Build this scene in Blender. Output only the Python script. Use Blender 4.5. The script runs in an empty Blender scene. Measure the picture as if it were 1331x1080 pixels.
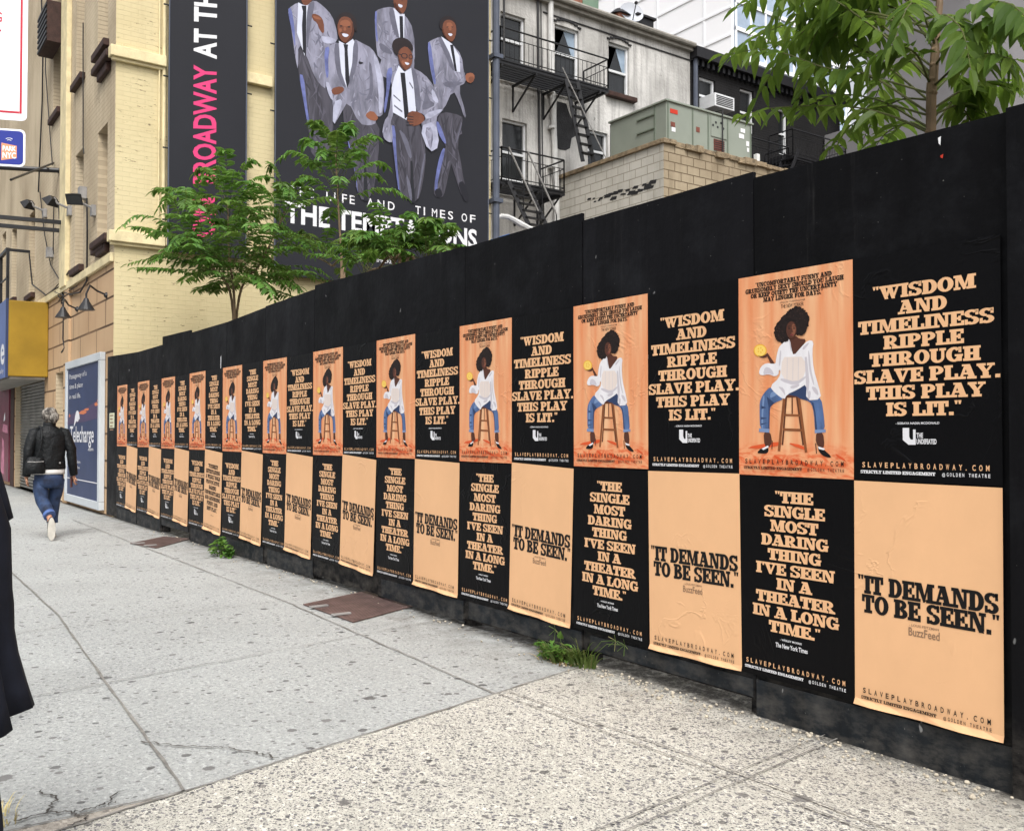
import bpy, bmesh, math, random
from mathutils import Vector, Matrix
from mathutils.geometry import tessellate_polygon
R = math.radians
SC = bpy.context.scene
COL = SC.collection

# ------------------------------------------------------------------ camera, sky, sun, exposure
CAM = Vector((1.733, -3.421, 1.29)); YAW = R(144.5); PIT = R(1.12); FPX = 1220.0
cd = bpy.data.cameras.new('camera'); cam = bpy.data.objects.new('camera', cd); COL.objects.link(cam)
cam.location = CAM; cam.rotation_euler = (R(90) + PIT, 0, YAW - R(90))
cd.sensor_width = 36; cd.lens = 36 * FPX / 1331; cd.clip_start = .05; cd.clip_end = 1500
SC.camera = cam
SUN_EL, SUN_AZ = R(52), R(-28)          # azimuth measured from +x, anticlockwise
w = bpy.data.worlds.new("World"); SC.world = w; w.use_nodes = True
nt = w.node_tree; nt.nodes.clear()
sky = nt.nodes.new('ShaderNodeTexSky'); sky.sky_type = 'NISHITA'; sky.sun_disc = False
sky.sun_elevation = SUN_EL; sky.sun_rotation = R(90) - SUN_AZ; sky.air_density = 1.0; sky.dust_density = 6.0
hs = nt.nodes.new('ShaderNodeHueSaturation'); hs.inputs['Saturation'].default_value = .2; hs.inputs['Value'].default_value = 1.5
bg = nt.nodes.new('ShaderNodeBackground'); bg.inputs[1].default_value = .15
wo = nt.nodes.new('ShaderNodeOutputWorld')
nt.links.new(sky.outputs[0], hs.inputs['Color']); nt.links.new(hs.outputs[0], bg.inputs[0]); nt.links.new(bg.outputs[0], wo.inputs[0])
sl = bpy.data.lights.new('sun', 'SUN'); sl.energy = 1.4; sl.angle = R(16); sl.color = (1, .97, .92)
so = bpy.data.objects.new('sun', sl); COL.objects.link(so)
sd = Vector((math.cos(SUN_EL) * math.cos(SUN_AZ), math.cos(SUN_EL) * math.sin(SUN_AZ), math.sin(SUN_EL)))
so.rotation_euler = sd.to_track_quat('Z', 'Y').to_euler(); so.location = (5, -8, 15)
SC.view_settings.view_transform = 'Standard'; SC.view_settings.look = 'None'
SC.view_settings.exposure = 0.1; SC.view_settings.gamma = 1

# ------------------------------------------------------------------ survey helpers: a sight line cut by a real plane
_f = Vector((math.cos(PIT) * math.cos(YAW), math.cos(PIT) * math.sin(YAW), math.sin(PIT)))
_r = Vector((math.sin(YAW), -math.cos(YAW), 0)); _u = _r.cross(_f)
def ray(x, y): return _f + _r * ((x - 665.5) / FPX) - _u * ((y - 540) / FPX)
def onX(x, y, X): d = ray(x, y); return CAM + d * ((X - CAM.x) / d.x)
def onY(x, y, Y=0.0): d = ray(x, y); return CAM + d * ((Y - CAM.y) / d.y)
def onZ(x, y, Z=0.0): d = ray(x, y); return CAM + d * ((Z - CAM.z) / d.z)

# ------------------------------------------------------------------ mesh builder
class MB:
    def __init__(s): s.v = []; s.f = []; s.m = []; s.mats = []
    def mi(s, mat):
        if mat not in s.mats: s.mats.append(mat)
        return s.mats.index(mat)
    def add(s, vs, fs, mat):
        o = len(s.v); k = s.mi(mat); s.v += [Vector(p) for p in vs]
        for f in fs: s.f.append([i + o for i in f]); s.m.append(k)
        return s
    def box(s, a, b, mat):
        x0, x1 = sorted((a[0], b[0])); y0, y1 = sorted((a[1], b[1])); z0, z1 = sorted((a[2], b[2]))
        v = [(x, y, z) for z in (z0, z1) for y in (y0, y1) for x in (x0, x1)]
        return s.add(v, [(0, 2, 3, 1), (4, 5, 7, 6), (0, 1, 5, 4), (2, 6, 7, 3), (0, 4, 6, 2), (1, 3, 7, 5)], mat)
    def beam(s, p, q, wd, ht, mat, up=(0, 0, 1)):
        p = Vector(p); q = Vector(q); d = (q - p).normalized(); u = Vector(up)
        if abs(d.dot(u)) > .98: u = Vector((0, 1, 0)) if abs(d.y) < .9 else Vector((1, 0, 0))
        a = d.cross(u).normalized() * wd / 2; b = d.cross(a).normalized() * ht / 2
        v = [e + i * a + j * b for e in (p, q) for i, j in ((-1, -1), (1, -1), (1, 1), (-1, 1))]
        return s.add(v, [(3, 2, 1, 0), (4, 5, 6, 7), (0, 1, 5, 4), (1, 2, 6, 5), (2, 3, 7, 6), (3, 0, 4, 7)], mat)
    def tube(s, path, rad, mat, n=8, cap=True):
        path = [Vector(p) for p in path]
        if not isinstance(rad, (list, tuple)): rad = [rad] * len(path)
        vs = []; fs = []; a = None
        for i, p in enumerate(path):
            d = (path[min(i + 1, len(path) - 1)] - path[max(i - 1, 0)]).normalized()
            if a is None:
                a = d.cross(Vector((0, 0, 1)))
                if a.length < .1: a = d.cross(Vector((0, 1, 0)))
            a = (a - d * a.dot(d)).normalized(); b = d.cross(a)
            for k in range(n):
                t = 2 * math.pi * k / n; vs.append(p + rad[i] * (math.cos(t) * a + math.sin(t) * b))
        for i in range(len(path) - 1):
            for k in range(n): fs.append((i * n + k, i * n + (k + 1) % n, (i + 1) * n + (k + 1) % n, (i + 1) * n + k))
        if cap: fs.append(tuple(range(n))[::-1]); fs.append(tuple(range((len(path) - 1) * n, len(path) * n)))
        return s.add(vs, fs, mat)
    def loft(s, rings, mat, n=20, cap=True, wob=0, rnd=None):
        vs = []; fs = []
        for i, g in enumerate(rings):
            cx, cy, cz, rx, ry = g[:5]; tilt = g[5] if len(g) > 5 else 0
            for k in range(n):
                t = 2 * math.pi * k / n; q = 1 + (wob * rnd.uniform(-1, 1) if rnd else 0)
                vs.append((cx + rx * q * math.cos(t), cy + ry * q * math.sin(t), cz + tilt * math.sin(t)))
        for i in range(len(rings) - 1):
            for k in range(n): fs.append((i * n + k, i * n + (k + 1) % n, (i + 1) * n + (k + 1) % n, (i + 1) * n + k))
        if cap: fs.append(tuple(range(n))[::-1]); fs.append(tuple(range((len(rings) - 1) * n, len(rings) * n)))
        return s.add(vs, fs, mat)
    def ball(s, c, r, mat, n=12, m=8, fn=None):
        c = Vector(c); r = r if isinstance(r, (tuple, list)) else (r, r, r); vs = []; fs = []
        for i in range(m + 1):
            ph = math.pi * i / m
            for k in range(n):
                t = 2 * math.pi * k / n
                p = Vector((r[0] * math.sin(ph) * math.cos(t), r[1] * math.sin(ph) * math.sin(t), r[2] * math.cos(ph)))
                vs.append(c + (fn(p) if fn else p))
        for i in range(m):
            for k in range(n): fs.append((i * n + k, (i + 1) * n + k, (i + 1) * n + (k + 1) % n, i * n + (k + 1) % n))
        return s.add(vs, fs, mat)
    def poly(s, pts2, fn, mat):           # flat outline, may be concave
        t = tessellate_polygon([[Vector((p[0], p[1], 0)) for p in pts2]])
        return s.add([fn(p[0], p[1]) for p in pts2], [tuple(x) for x in t], mat)
    def build(s, name, parent=None, smooth=False, bevel=0, loc=None):
        me = bpy.data.meshes.new(name)
        off = loc or (Vector(parent['_w']) if parent is not None and '_w' in parent else Vector((0, 0, 0)))
        off = Vector(off)
        me.from_pydata([p - off for p in s.v], [], s.f)
        for m in s.mats: me.materials.append(m)
        me.polygons.foreach_set('material_index', s.m)
        if bevel or smooth:
            bm = bmesh.new(); bm.from_mesh(me)
            bmesh.ops.remove_doubles(bm, verts=bm.verts, dist=1e-5)
            bmesh.ops.recalc_face_normals(bm, faces=bm.faces)
            if bevel: bmesh.ops.bevel(bm, geom=[e for e in bm.edges if len(e.link_faces) == 2 and e.calc_face_angle(0) > .5], offset=bevel, segments=2, affect='EDGES', profile=.6)
            if smooth:
                for f in bm.faces: f.smooth = True
            bm.to_mesh(me); bm.free()
        me.validate(); me.update()
        o = bpy.data.objects.new(name, me); COL.objects.link(o)
        if parent is not None: o.parent = parent; o['_w'] = list(off)
        elif loc is not None: o.location = loc; o['_w'] = list(off)
        return o

def thing(name, label, cat, loc=(0, 0, 0), group=None):
    o = bpy.data.objects.new(name, None); COL.objects.link(o); o.location = loc; o['_w'] = list(loc)
    o.empty_display_size = .1; o['label'] = label; o['category'] = cat
    if group: o['group'] = group
    return o
def tag(o, label, cat, group=None):
    o['label'] = label; o['category'] = cat
    if group: o['group'] = group
    return o
def struct(o): o['kind'] = 'structure'; return o
def skin(vs, es, rs, sub=2):              # one continuous surface grown round a skeleton
    me = bpy.data.meshes.new('skeleton'); me.from_pydata(vs, es, []); o = bpy.data.objects.new('skeleton', me); COL.objects.link(o)
    m = o.modifiers.new('s', 'SKIN'); m.use_smooth_shade = True
    for i, r in enumerate(rs): me.skin_vertices[0].data[i].radius = r if isinstance(r, tuple) else (r, r)
    me.skin_vertices[0].data[0].use_root = True
    s2 = o.modifiers.new('u', 'SUBSURF'); s2.levels = sub; s2.render_levels = sub
    dg = bpy.context.evaluated_depsgraph_get(); dg.update(); e = o.evaluated_get(dg); em = e.to_mesh()
    V = [v.co.copy() for v in em.vertices]; F = [tuple(p.vertices) for p in em.polygons]
    e.to_mesh_clear(); bpy.data.objects.remove(o); bpy.data.meshes.remove(me)
    return V, F
_tc = {}
def sans(s, bold=0.0, space=1.0):         # flat outlines of the built-in sans face, centred, cap height about .73
    k = (s, bold, space)
    if k in _tc: return _tc[k]
    c = bpy.data.curves.new('t', 'FONT'); c.body = s; c.offset = bold; c.space_character = space; c.size = 1; c.resolution_u = 3
    c.align_x = 'LEFT'; c.fill_mode = 'FRONT'
    o = bpy.data.objects.new('t', c); COL.objects.link(o); dg = bpy.context.evaluated_depsgraph_get(); dg.update()
    e = o.evaluated_get(dg); em = e.to_mesh()
    V = [(v.co.x, v.co.y) for v in em.vertices]; F = [tuple(p.vertices) for p in em.polygons]
    e.to_mesh_clear(); bpy.data.objects.remove(o); bpy.data.curves.remove(c)
    _tc[k] = (V, F); return V, F
def put_sans(mb, s, mat, fn, x0, x1, y0, y1, bold=0.0, space=1.0):   # stretched to fill x0..x1, baseline y0, cap top y1
    V, F = sans(s, bold, space)
    if not V: return
    a = min(v[0] for v in V); b = max(v[0] for v in V); H = .682
    mb.add([fn(x0 + (v[0] - a) / (b - a) * (x1 - x0), y0 + v[1] / H * (y1 - y0)) for v in V], F, mat)

# ------------------------------------------------------------------ slab-serif display letters (drawn here, stroke by stroke)
T_, S_ = .17, .31
def _r4(x0, y0, x1, y1): return [(x0, y0), (x1, y0), (x1, y1), (x0, y1)]
def _arc(cx, cy, rx, ry, ix, iy, a0, a1, n=12):
    out = []
    for i in range(n):
        t0 = R(a0 + (a1 - a0) * i / n); t1 = R(a0 + (a1 - a0) * (i + 1) / n)
        out.append([(cx + ix * math.cos(t0), cy + iy * math.sin(t0)), (cx + rx * math.cos(t0), cy + ry * math.sin(t0)),
                    (cx + rx * math.cos(t1), cy + ry * math.sin(t1)), (cx + ix * math.cos(t1), cy + iy * math.sin(t1))])
    return out
def _stemI(x): return [_r4(x, 0, x + .5, T_), _r4(x + .095, T_, x + .405, 1 - T_), _r4(x, 1 - T_, x + .5, 1)]
def glyph(c):
    t = T_
    if c == 'I': return .5, _stemI(0)
    if c == 'H': return 1.04, _stemI(0) + _stemI(.54) + [_r4(.405, .42, .635, .58)]
    if c == 'T': return .9, [_r4(0, 1 - t, .9, 1), _r4(0, .6, .16, 1 - t), _r4(.74, .6, .9, 1 - t), _r4(.295, t, .605, 1 - t), _r4(.17, 0, .73, t)]
    if c in 'EF':
        g = [_r4(.08, t, .39, 1 - t), _r4(0, 1 - t, .84, 1), _r4(.69, .68, .84, 1 - t), _r4(.39, .42, .53, .58), _r4(.53, .33, .66, .67)]
        return .86, g + ([_r4(0, 0, .86, t), _r4(.71, t, .86, .34)] if c == 'E' else [_r4(0, 0, .52, t)])
    if c == 'L': return .84, [_r4(.08, t, .39, 1 - t), _r4(0, 1 - t, .52, 1), _r4(0, 0, .84, t), _r4(.68, t, .84, .4)]
    if c == 'D': return .97, [_r4(.08, t, .39, 1 - t), _r4(0, 1 - t, .46, 1), _r4(0, 0, .46, t)] + _arc(.46, .5, .5, .5, .19, .33, -90, 90)
    if c in 'OQ': return 1.0, _arc(.5, .5, .5, .515, .19, .35, 0, 360, 20) + ([[(.5, .2), (.62, .26), (.95, -.12), (.72, -.12)]] if c == 'Q' else [])
    if c == 'C': return .95, _arc(.5, .5, .5, .515, .19, .35, 42, 322, 18) + [_r4(.78, .62, .92, 1)]
    if c == 'G': return 1.02, _arc(.5, .5, .5, .515, .19, .35, 42, 345, 18) + [_r4(.78, .62, .92, 1), _r4(.55, .36, 1.02, .5), _r4(.68, .02, .95, .36)]
    if c == 'S': return .86, _arc(.42, .735, .42, .28, .15, .12, 25, 270) + _arc(.44, .265, .42, .28, .13, .12, -155, 90) + [_r4(.68, .64, .82, 1), _r4(.03, 0, .17, .36)]
    if c == 'A': return 1.1, [_r4(0, 0, .44, t), _r4(.56, 0, 1.1, t), [(.13, t), (.29, t), (.55, .94), (.4, 1)], [(.63, t), (.99, t), (.72, 1), (.38, 1)], _r4(.28, .3, .7, .44), _r4(.25, 1 - t * .8, .5, 1)]
    if c == 'N': return 1.08, [_r4(.13, t, .27, 1 - t), _r4(0, 0, .42, t), _r4(0, 1 - t, .3, 1), [(.16, 1), (.46, 1), (.97, 0), (.66, 0)], _r4(.82, .1, .97, 1 - t), _r4(.68, 1 - t, 1.08, 1)]
    if c == 'M': return 1.34, [_r4(.11, t, .25, 1 - t), _r4(0, 0, .38, t), _r4(0, 1 - t, .25, 1), [(.13, 1), (.46, 1), (.76, .08), (.58, 0)], [(.58, 0), (.7, 0), (.98, 1), (.86, 1)], _r4(.9, t, 1.22, 1 - t), _r4(.8, 0, 1.34, t), _r4(.9, 1 - t, 1.34, 1)]
    if c == 'W': return 1.46, [_r4(0, 1 - t, .52, 1), [(.08, 1 - t), (.42, 1 - t), (.6, 0), (.38, 0)], [(.38, 0), (.54, 0), (.78, .9), (.64, .9)], _r4(.55, 1 - t, 1.0, 1), [(.58, 1 - t), (.9, 1 - t), (1.08, 0), (.86, 0)], [(.88, 0), (1.04, 0), (1.32, 1 - t), (1.18, 1 - t)], _r4(1.04, 1 - t, 1.46, 1)]
    if c == 'V': return 1.04, [_r4(0, 1 - t, .54, 1), [(.08, 1 - t), (.42, 1 - t), (.64, 0), (.42, 0)], [(.44, 0), (.6, 0), (.92, 1 - t), (.76, 1 - t)], _r4(.62, 1 - t, 1.04, 1)]
    if c == 'Y': return 1.04, [_r4(0, 1 - t, .5, 1), [(.07, 1 - t), (.4, 1 - t), (.66, .36), (.38, .36)], [(.44, .36), (.62, .4), (.92, 1 - t), (.76, 1 - t)], _r4(.62, 1 - t, 1.04, 1), _r4(.37, t, .68, .42), _r4(.24, 0, .8, t)]
    if c == 'X': return 1.06, [_r4(0, 1 - t, .5, 1), _r4(.6, 1 - t, 1.02, 1), _r4(0, 0, .44, t), _r4(.54, 0, 1.06, t), [(.06, 1 - t), (.42, 1 - t), (1.0, t), (.64, t)], [(.1, t), (.28, t), (.94, 1 - t), (.76, 1 - t)]]
    if c == 'U': return 1.02, [_r4(0, 1 - t, .5, 1), _r4(.09, .36, .4, 1 - t), _r4(.64, 1 - t, 1.02, 1), _r4(.76, .36, .91, 1 - t)] + _arc(.5, .36, .41, .375, .1, .2, 180, 270, 6) + _arc(.5, .36, .41, .375, .26, .2, 270, 360, 6)
    if c in 'PR':
        g = [_r4(.08, t, .39, 1 - t), _r4(0, 1 - t, .46, 1), _r4(.39, .4, .46, .54), _r4(0, 0, .5, t)] + _arc(.46, .7, .44, .3, .15, .15, -90, 90, 8)
        return (.92, g) if c == 'P' else (1.06, g + [[(.42, .42), (.66, .46), (.96, t), (.64, t)], _r4(.6, 0, 1.06, t)])
    if c == 'B': return .94, [_r4(.08, t, .39, 1 - t), _r4(0, 1 - t, .46, 1), _r4(0, 0, .48, t), _r4(.39, .45, .46, .57)] + _arc(.46, .745, .4, .255, .12, .09, -90, 90, 8) + _arc(.48, .275, .46, .275, .14, .11, -90, 90, 8)
    if c == 'K': return 1.08, _stemI(0) + [[(.4, .42), (.44, .6), (.84, 1 - t), (.98, 1 - t)], _r4(.66, 1 - t, 1.06, 1), [(.5, .5), (.68, .68), (1.02, t), (.66, t)], _r4(.58, 0, 1.08, t)]
    if c == '.': return .3, [_r4(.02, 0, .27, .24)]
    if c == '?': return .7, _arc(.34, .72, .34, .28, .08, .12, -60, 190, 10) + [_r4(.22, .3, .46, .52), _r4(.22, 0, .46, .2)]
    if c == "'": return .24, [[(.03, 1), (.23, 1), (.18, .7), (.08, .7)]]
    if c == '"': return .46, [[(.03, 1.02), (.19, 1.02), (.15, .76), (.07, .76)], [(.26, 1.02), (.42, 1.02), (.38, .76), (.3, .76)]]
    return .34, []
def slab_w(s, sp=.045): return sum(glyph(c)[0] + sp for c in s) - sp
def put_slab(mb, s, mat, fn, cx, y0, cap, xs=1.0, sp=.045, fat=.045):    # fn(x, y, layer)
    x = cx - slab_w(s, sp) * cap * xs / 2
    for c in s:
        wd, ps = glyph(c)
        for i, p in enumerate(ps):
            qx = sum(a for a, b in p) / 4; pw = max(a for a, b in p) - min(a for a, b in p); p = [(qx + (a - qx) * (1 + fat / max(pw, .08)), b) for a, b in p]
            mb.add([fn(x + a * cap * xs, y0 + b * cap, i % 6) for a, b in p], [(0, 1, 2, 3)], mat)
        x += (wd + sp) * cap * xs

# ------------------------------------------------------------------ materials
def lin(v): v /= 255; return v / 12.92 if v <= .04045 else ((v + .055) / 1.055) ** 2.4
def C(r, g, b, k=.8): return (lin(r) * k, lin(g) * k, lin(b) * k)
class N:
    def __init__(s, name):
        s.m = bpy.data.materials.new(name); s.m.use_nodes = True; s.t = s.m.node_tree
        s.b = s.t.nodes['Principled BSDF']; s.pos = s.t.nodes.new('ShaderNodeNewGeometry').outputs['Position']
    def n(s, ty, **kw):
        q = s.t.nodes.new(ty)
        for k, v in kw.items(): setattr(q, k, v)
        return q
    def l(s, a, b): s.t.links.new(a, b)
    def mapv(s, sc=(1, 1, 1), rot=(0, 0, 0), src=None):
        q = s.n('ShaderNodeMapping'); s.l(src or s.pos, q.inputs[0]); q.inputs['Scale'].default_value = sc; q.inputs['Rotation'].default_value = rot
        return q.outputs[0]
    def noise(s, scale, det=4, rough=.55, vec=None, dist=0):
        q = s.n('ShaderNodeTexNoise'); s.l(vec or s.pos, q.inputs['Vector'])
        q.inputs['Scale'].default_value = scale; q.inputs['Detail'].default_value = det; q.inputs['Roughness'].default_value = rough; q.inputs['Distortion'].default_value = dist
        return q.outputs[0]
    def ramp(s, fac, a, b, c0=(0, 0, 0), c1=(1, 1, 1)):
        q = s.n('ShaderNodeValToRGB'); s.l(fac, q.inputs[0]); e = q.color_ramp.elements
        e[0].position = a; e[1].position = b; e[0].color = (*c0, 1); e[1].color = (*c1, 1); return q.outputs[0]
    def mix(s, fac, a, b, mode='MIX'):
        q = s.n('ShaderNodeMix', data_type='RGBA', blend_type=mode)
        if isinstance(fac, (int, float)): q.inputs[0].default_value = fac
        else: s.l(fac, q.inputs[0])
        for i, x in ((6, a), (7, b)):
            if isinstance(x, tuple): q.inputs[i].default_value = (*x[:3], 1)
            else: s.l(x, q.inputs[i])
        return q.outputs[2]
    def math(s, op, a, b=0.0):
        q = s.n('ShaderNodeMath', operation=op)
        for i, x in ((0, a), (1, b)):
            if isinstance(x, (int, float)): q.inputs[i].default_value = x
            else: s.l(x, q.inputs[i])
        return q.outputs[0]
    def bump(s, h, dist=.01, st=1.0, prev=None):
        q = s.n('ShaderNodeBump'); q.inputs['Strength'].default_value = st; q.inputs['Distance'].default_value = dist; s.l(h, q.inputs['Height'])
        if prev is not None: s.l(prev, q.inputs['Normal'])
        s.l(q.outputs[0], s.b.inputs['Normal']); return q.outputs[0]
    def done(s, col, rough=.7, spec=.3, metal=0):
        if isinstance(col, tuple): s.b.inputs['Base Color'].default_value = (*col[:3], 1)
        else: s.l(col, s.b.inputs['Base Color'])
        if isinstance(rough, (int, float)): s.b.inputs['Roughness'].default_value = rough
        else: s.l(rough, s.b.inputs['Roughness'])
        s.b.inputs['Specular IOR Level'].default_value = spec; s.b.inputs['Metallic'].default_value = metal
        return s.m
def mat(name, c, rough=.7, spec=.3, var=.12, vs=3, stretch=(1, 1, 1), bump=0, bs=30, metal=0, c2=None, th=(.35, .65)):
    q = N(name); v = q.mapv(stretch); nz = q.noise(vs, 5, .6, v)
    a = tuple(x * (1 - var) for x in c); b = c2 or tuple(min(1, x * (1 + var)) for x in c)
    col = q.mix(q.ramp(nz, *th), a, b)
    if bump: q.bump(q.noise(bs, 4, .6, v), bump)
    return q.done(col, rough, spec, metal)
def swz(q, axis):       # wall coordinates (along, up) for brick patterns
    s = q.n('ShaderNodeSeparateXYZ'); q.l(q.pos, s.inputs[0]); c = q.n('ShaderNodeCombineXYZ')
    q.l(s.outputs['Y' if axis == 'x' else 'X'], c.inputs[0]); q.l(s.outputs['Z'], c.inputs[1]); return c.outputs[0]
def brick(name, c, axis, bw=.22, bh=.075, mort=.008, dirt=(.3, .27, .2), dirt_amt=.5, bump=.006, morc=None, chip=None, streak=.6):
    q = N(name); v = swz(q, axis); b = q.n('ShaderNodeTexBrick'); q.l(v, b.inputs['Vector'])
    b.inputs['Scale'].default_value = 1; b.inputs['Brick Width'].default_value = bw; b.inputs['Row Height'].default_value = bh; b.inputs['Mortar Size'].default_value = mort
    b.inputs['Mortar Smooth'].default_value = .3; b.inputs['Bias'].default_value = -.3
    b.inputs['Color1'].default_value = (*c, 1); b.inputs['Color2'].default_value = (*[x * .96 for x in c], 1); b.inputs['Mortar'].default_value = (*(morc or [x * .8 for x in c]), 1)
    col = b.outputs['Color']
    big = q.noise(.55, 5, .6); st = q.noise(1.0, 6, .7, q.mapv((3, 3, .22)))
    col = q.mix(q.math('MULTIPLY', q.ramp(big, .42, .72), dirt_amt), col, dirt)
    col = q.mix(q.math('MULTIPLY', q.ramp(st, .5, .75), dirt_amt * streak), col, tuple(x * .7 for x in dirt))
    if chip:
        ch = q.math('MULTIPLY', q.ramp(q.noise(7, 6, .7, q.mapv((1, 1, 4))), .62, .64), q.ramp(q.noise(.9, 3), .5, .6))
        col = q.mix(ch, col, chip)
    h = q.math('ADD', q.math('MULTIPLY', b.outputs['Fac'], -1.0), q.math('MULTIPLY', q.noise(45, 4), .35))
    q.bump(h, bump); return q.done(col, .8, .2)

CREAM, FACADE = C(246, 230, 184, .65), C(222, 205, 175, .78)
M = {}
M['side_brick'] = brick('cream_painted_brick', CREAM, 'x', dirt=C(205, 186, 140), dirt_amt=.4, chip=C(120, 104, 80), mort=.005, bump=.0025, morc=[x * .94 for x in CREAM])
M['face_brick'] = brick('buff_painted_brick', FACADE, 'y', dirt=C(150, 130, 104), dirt_amt=.65, chip=C(120, 100, 80), mort=.007)
M['peach_stone'] = brick('peach_stone_cladding', C(206, 174, 138), 'y', bw=1.3, bh=.43, mort=.02, dirt=C(180, 145, 110), dirt_amt=.55, morc=C(95, 75, 58), bump=.012)
M['trim'] = mat('cream_stone_trim', C(232, 216, 172), var=.15, vs=4, bump=.004)
M['shutter'] = mat('grimy_shutter_steel', C(122, 120, 114), rough=.55, var=.35, vs=2.2)
M['sill'] = mat('dark_brown_stone', C(66, 46, 40), var=.3, vs=9, bump=.006)
M['dark_glass'] = mat('dark_window_glass', C(38, 40, 42), rough=.12, spec=.5, var=.35, vs=1.3)
M['blank'] = mat('closed_window_board', C(196, 178, 148), var=.12, vs=2)
def stucco():
    q = N('weathered_white_stucco'); a = q.noise(.7, 6, .62, q.mapv((1, 1, .7))); st = q.noise(1.3, 6, .7, q.mapv((4, 4, .25)))
    c = q.mix(q.ramp(a, .36, .66), C(230, 228, 224, .76), C(172, 170, 166))
    c = q.mix(q.math('MULTIPLY', q.ramp(st, .46, .7), .55), c, C(96, 94, 92))
    c = q.mix(q.ramp(q.noise(6, 6, .7), .66, .72), c, C(70, 66, 62))
    q.bump(q.noise(14, 6), .02); return q.done(c, .85, .2)
M['stucco'] = stucco()
M['tar'] = mat('black_tar_patch', C(48, 48, 50), var=.35, vs=4, bump=.01)
M['black_brick'] = brick('soot_black_brick', C(40, 39, 40), 'x', dirt=C(22, 22, 23), dirt_amt=.7, bump=.012)
M['grey_stucco'] = mat('plain_grey_render', C(134, 132, 134), var=.08, vs=.8, bump=.004)
M['block'] = brick('painted_concrete_block', C(212, 208, 198), 'y', bw=.4, bh=.2, mort=.011, dirt=C(150, 144, 130), dirt_amt=.6, morc=C(172, 166, 152), bump=.008)
M['block_tan'] = brick('tan_concrete_block', C(178, 163, 138), 'x', bw=.4, bh=.2, mort=.012, dirt=C(124, 108, 86), dirt_amt=.75, morc=C(118, 102, 82), bump=.012)
M['coping'] = mat('rough_mortar_coping', C(150, 132, 106), var=.35, vs=7, bump=.03)
M['iron'] = mat('black_painted_iron', C(30, 30, 33), rough=.45, spec=.4, var=.3, vs=20)
M['grey_iron'] = mat('worn_handrail_steel', C(150, 148, 146), rough=.5, var=.2, vs=9)
M['white_paint'] = mat('white_window_paint', C(226, 228, 230), rough=.5, var=.06, vs=6)
M['white_pipe'] = mat('white_downpipe', C(224, 224, 222), rough=.5, var=.12, vs=3)
M['slate_pipe'] = mat('slate_blue_pipe', C(84, 90, 104), rough=.5, var=.15, vs=3)
M['gutter'] = mat('dull_grey_gutter', C(150, 146, 138), var=.2, vs=4)
M['hvac'] = mat('sage_green_steel', C(146, 153, 142), rough=.5, var=.06, vs=1.5)
M['hvac_dark'] = mat('dark_sage_green_trim', C(112, 122, 108), rough=.5, var=.06)  # darker sage green for seams, slots and the bulkhead lid
M['red'] = mat('red_sticker', C(205, 60, 40), var=.1); M['white'] = mat('white_print', C(240, 240, 242), var=.03)
M['rust_red'] = mat('faded_red_grille', C(128, 74, 62), var=.2, vs=12)
M['brickred'] = mat('red_chimney_brick', C(140, 92, 74), var=.3, vs=12)
M['tower'] = mat('pale_tower_panel', C(250, 250, 252, .95), rough=.5, var=.02, vs=.05)
M['tower_line'] = mat('tower_floor_joint', C(242, 244, 247, .95), rough=.5, var=.02)
M['tower_glass'] = mat('blue_tower_glass', C(176, 194, 216), rough=.2, spec=.5, var=.25, vs=.12)
M['blue_tarp'] = mat('blue_tarp', C(50, 105, 180), rough=.5, var=.2, vs=5)
def fence_mat(name, base, scuff=.5):
    q = N(name); st = q.noise(1.2, 6, .65, q.mapv((5, 5, .5))); c = q.mix(q.ramp(st, .35, .7), tuple(x * .75 for x in base), tuple(x * 1.55 for x in base))
    gr = q.noise(60, 3, .6, q.mapv((1, 1, .06)))
    sc = q.math('MULTIPLY', q.ramp(q.noise(17, 2, .5, q.mapv((1, 1, .6))), .745, .77), scuff)
    c = q.mix(sc, c, C(150, 150, 150))
    smear = q.math('MULTIPLY', q.ramp(q.noise(1.0, 6, .7, q.mapv((9, 1, .5))), .6, .78), q.ramp(q.noise(.8, 3), .42, .62)); c = q.mix(q.math('MULTIPLY', smear, .22), c, C(120, 118, 116))
    cloud = q.ramp(q.noise(2.2, 6, .7), .5, .8); c = q.mix(q.math('MULTIPLY', cloud, .1), c, C(96, 100, 106))
    sp2 = q.math('MULTIPLY', q.ramp(q.noise(75, 2, .5), .76, .79), scuff); c = q.mix(sp2, c, C(150, 148, 144))
    z = q.n('ShaderNodeSeparateXYZ'); q.l(q.pos, z.inputs[0]); low = q.math('MULTIPLY', q.ramp(z.outputs['Z'], .0, .32, (1, 1, 1), (0, 0, 0)), q.ramp(q.noise(7, 6, .7, q.mapv((1, 1, 2))), .42, .7)); c = q.mix(q.math('MULTIPLY', low, .4), c, C(132, 126, 118))
    q.bump(q.math('ADD', q.noise(6, 5), q.math('MULTIPLY', gr, .12)), .006)
    return q.done(c, q.ramp(q.noise(3, 4), .3, .7, (.45,) * 3, (.65,) * 3), .1)
M['fence'] = fence_mat('black_fence_paint', C(15, 15, 18, .6)); M['fence2'] = fence_mat('worn_black_kickboard_paint', C(40, 44, 48, .6), .8)
for k_, g_ in enumerate((.8, 1.25, 1.0, 1.5)): M['fence_%d' % k_] = fence_mat('black_fence_paint_coat', tuple(x * g_ for x in C(15, 15, 18, .6)), .7)
M['soil'] = mat('bare_lot_soil', C(110, 98, 80), var=.3, vs=5, bump=.03)
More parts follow.
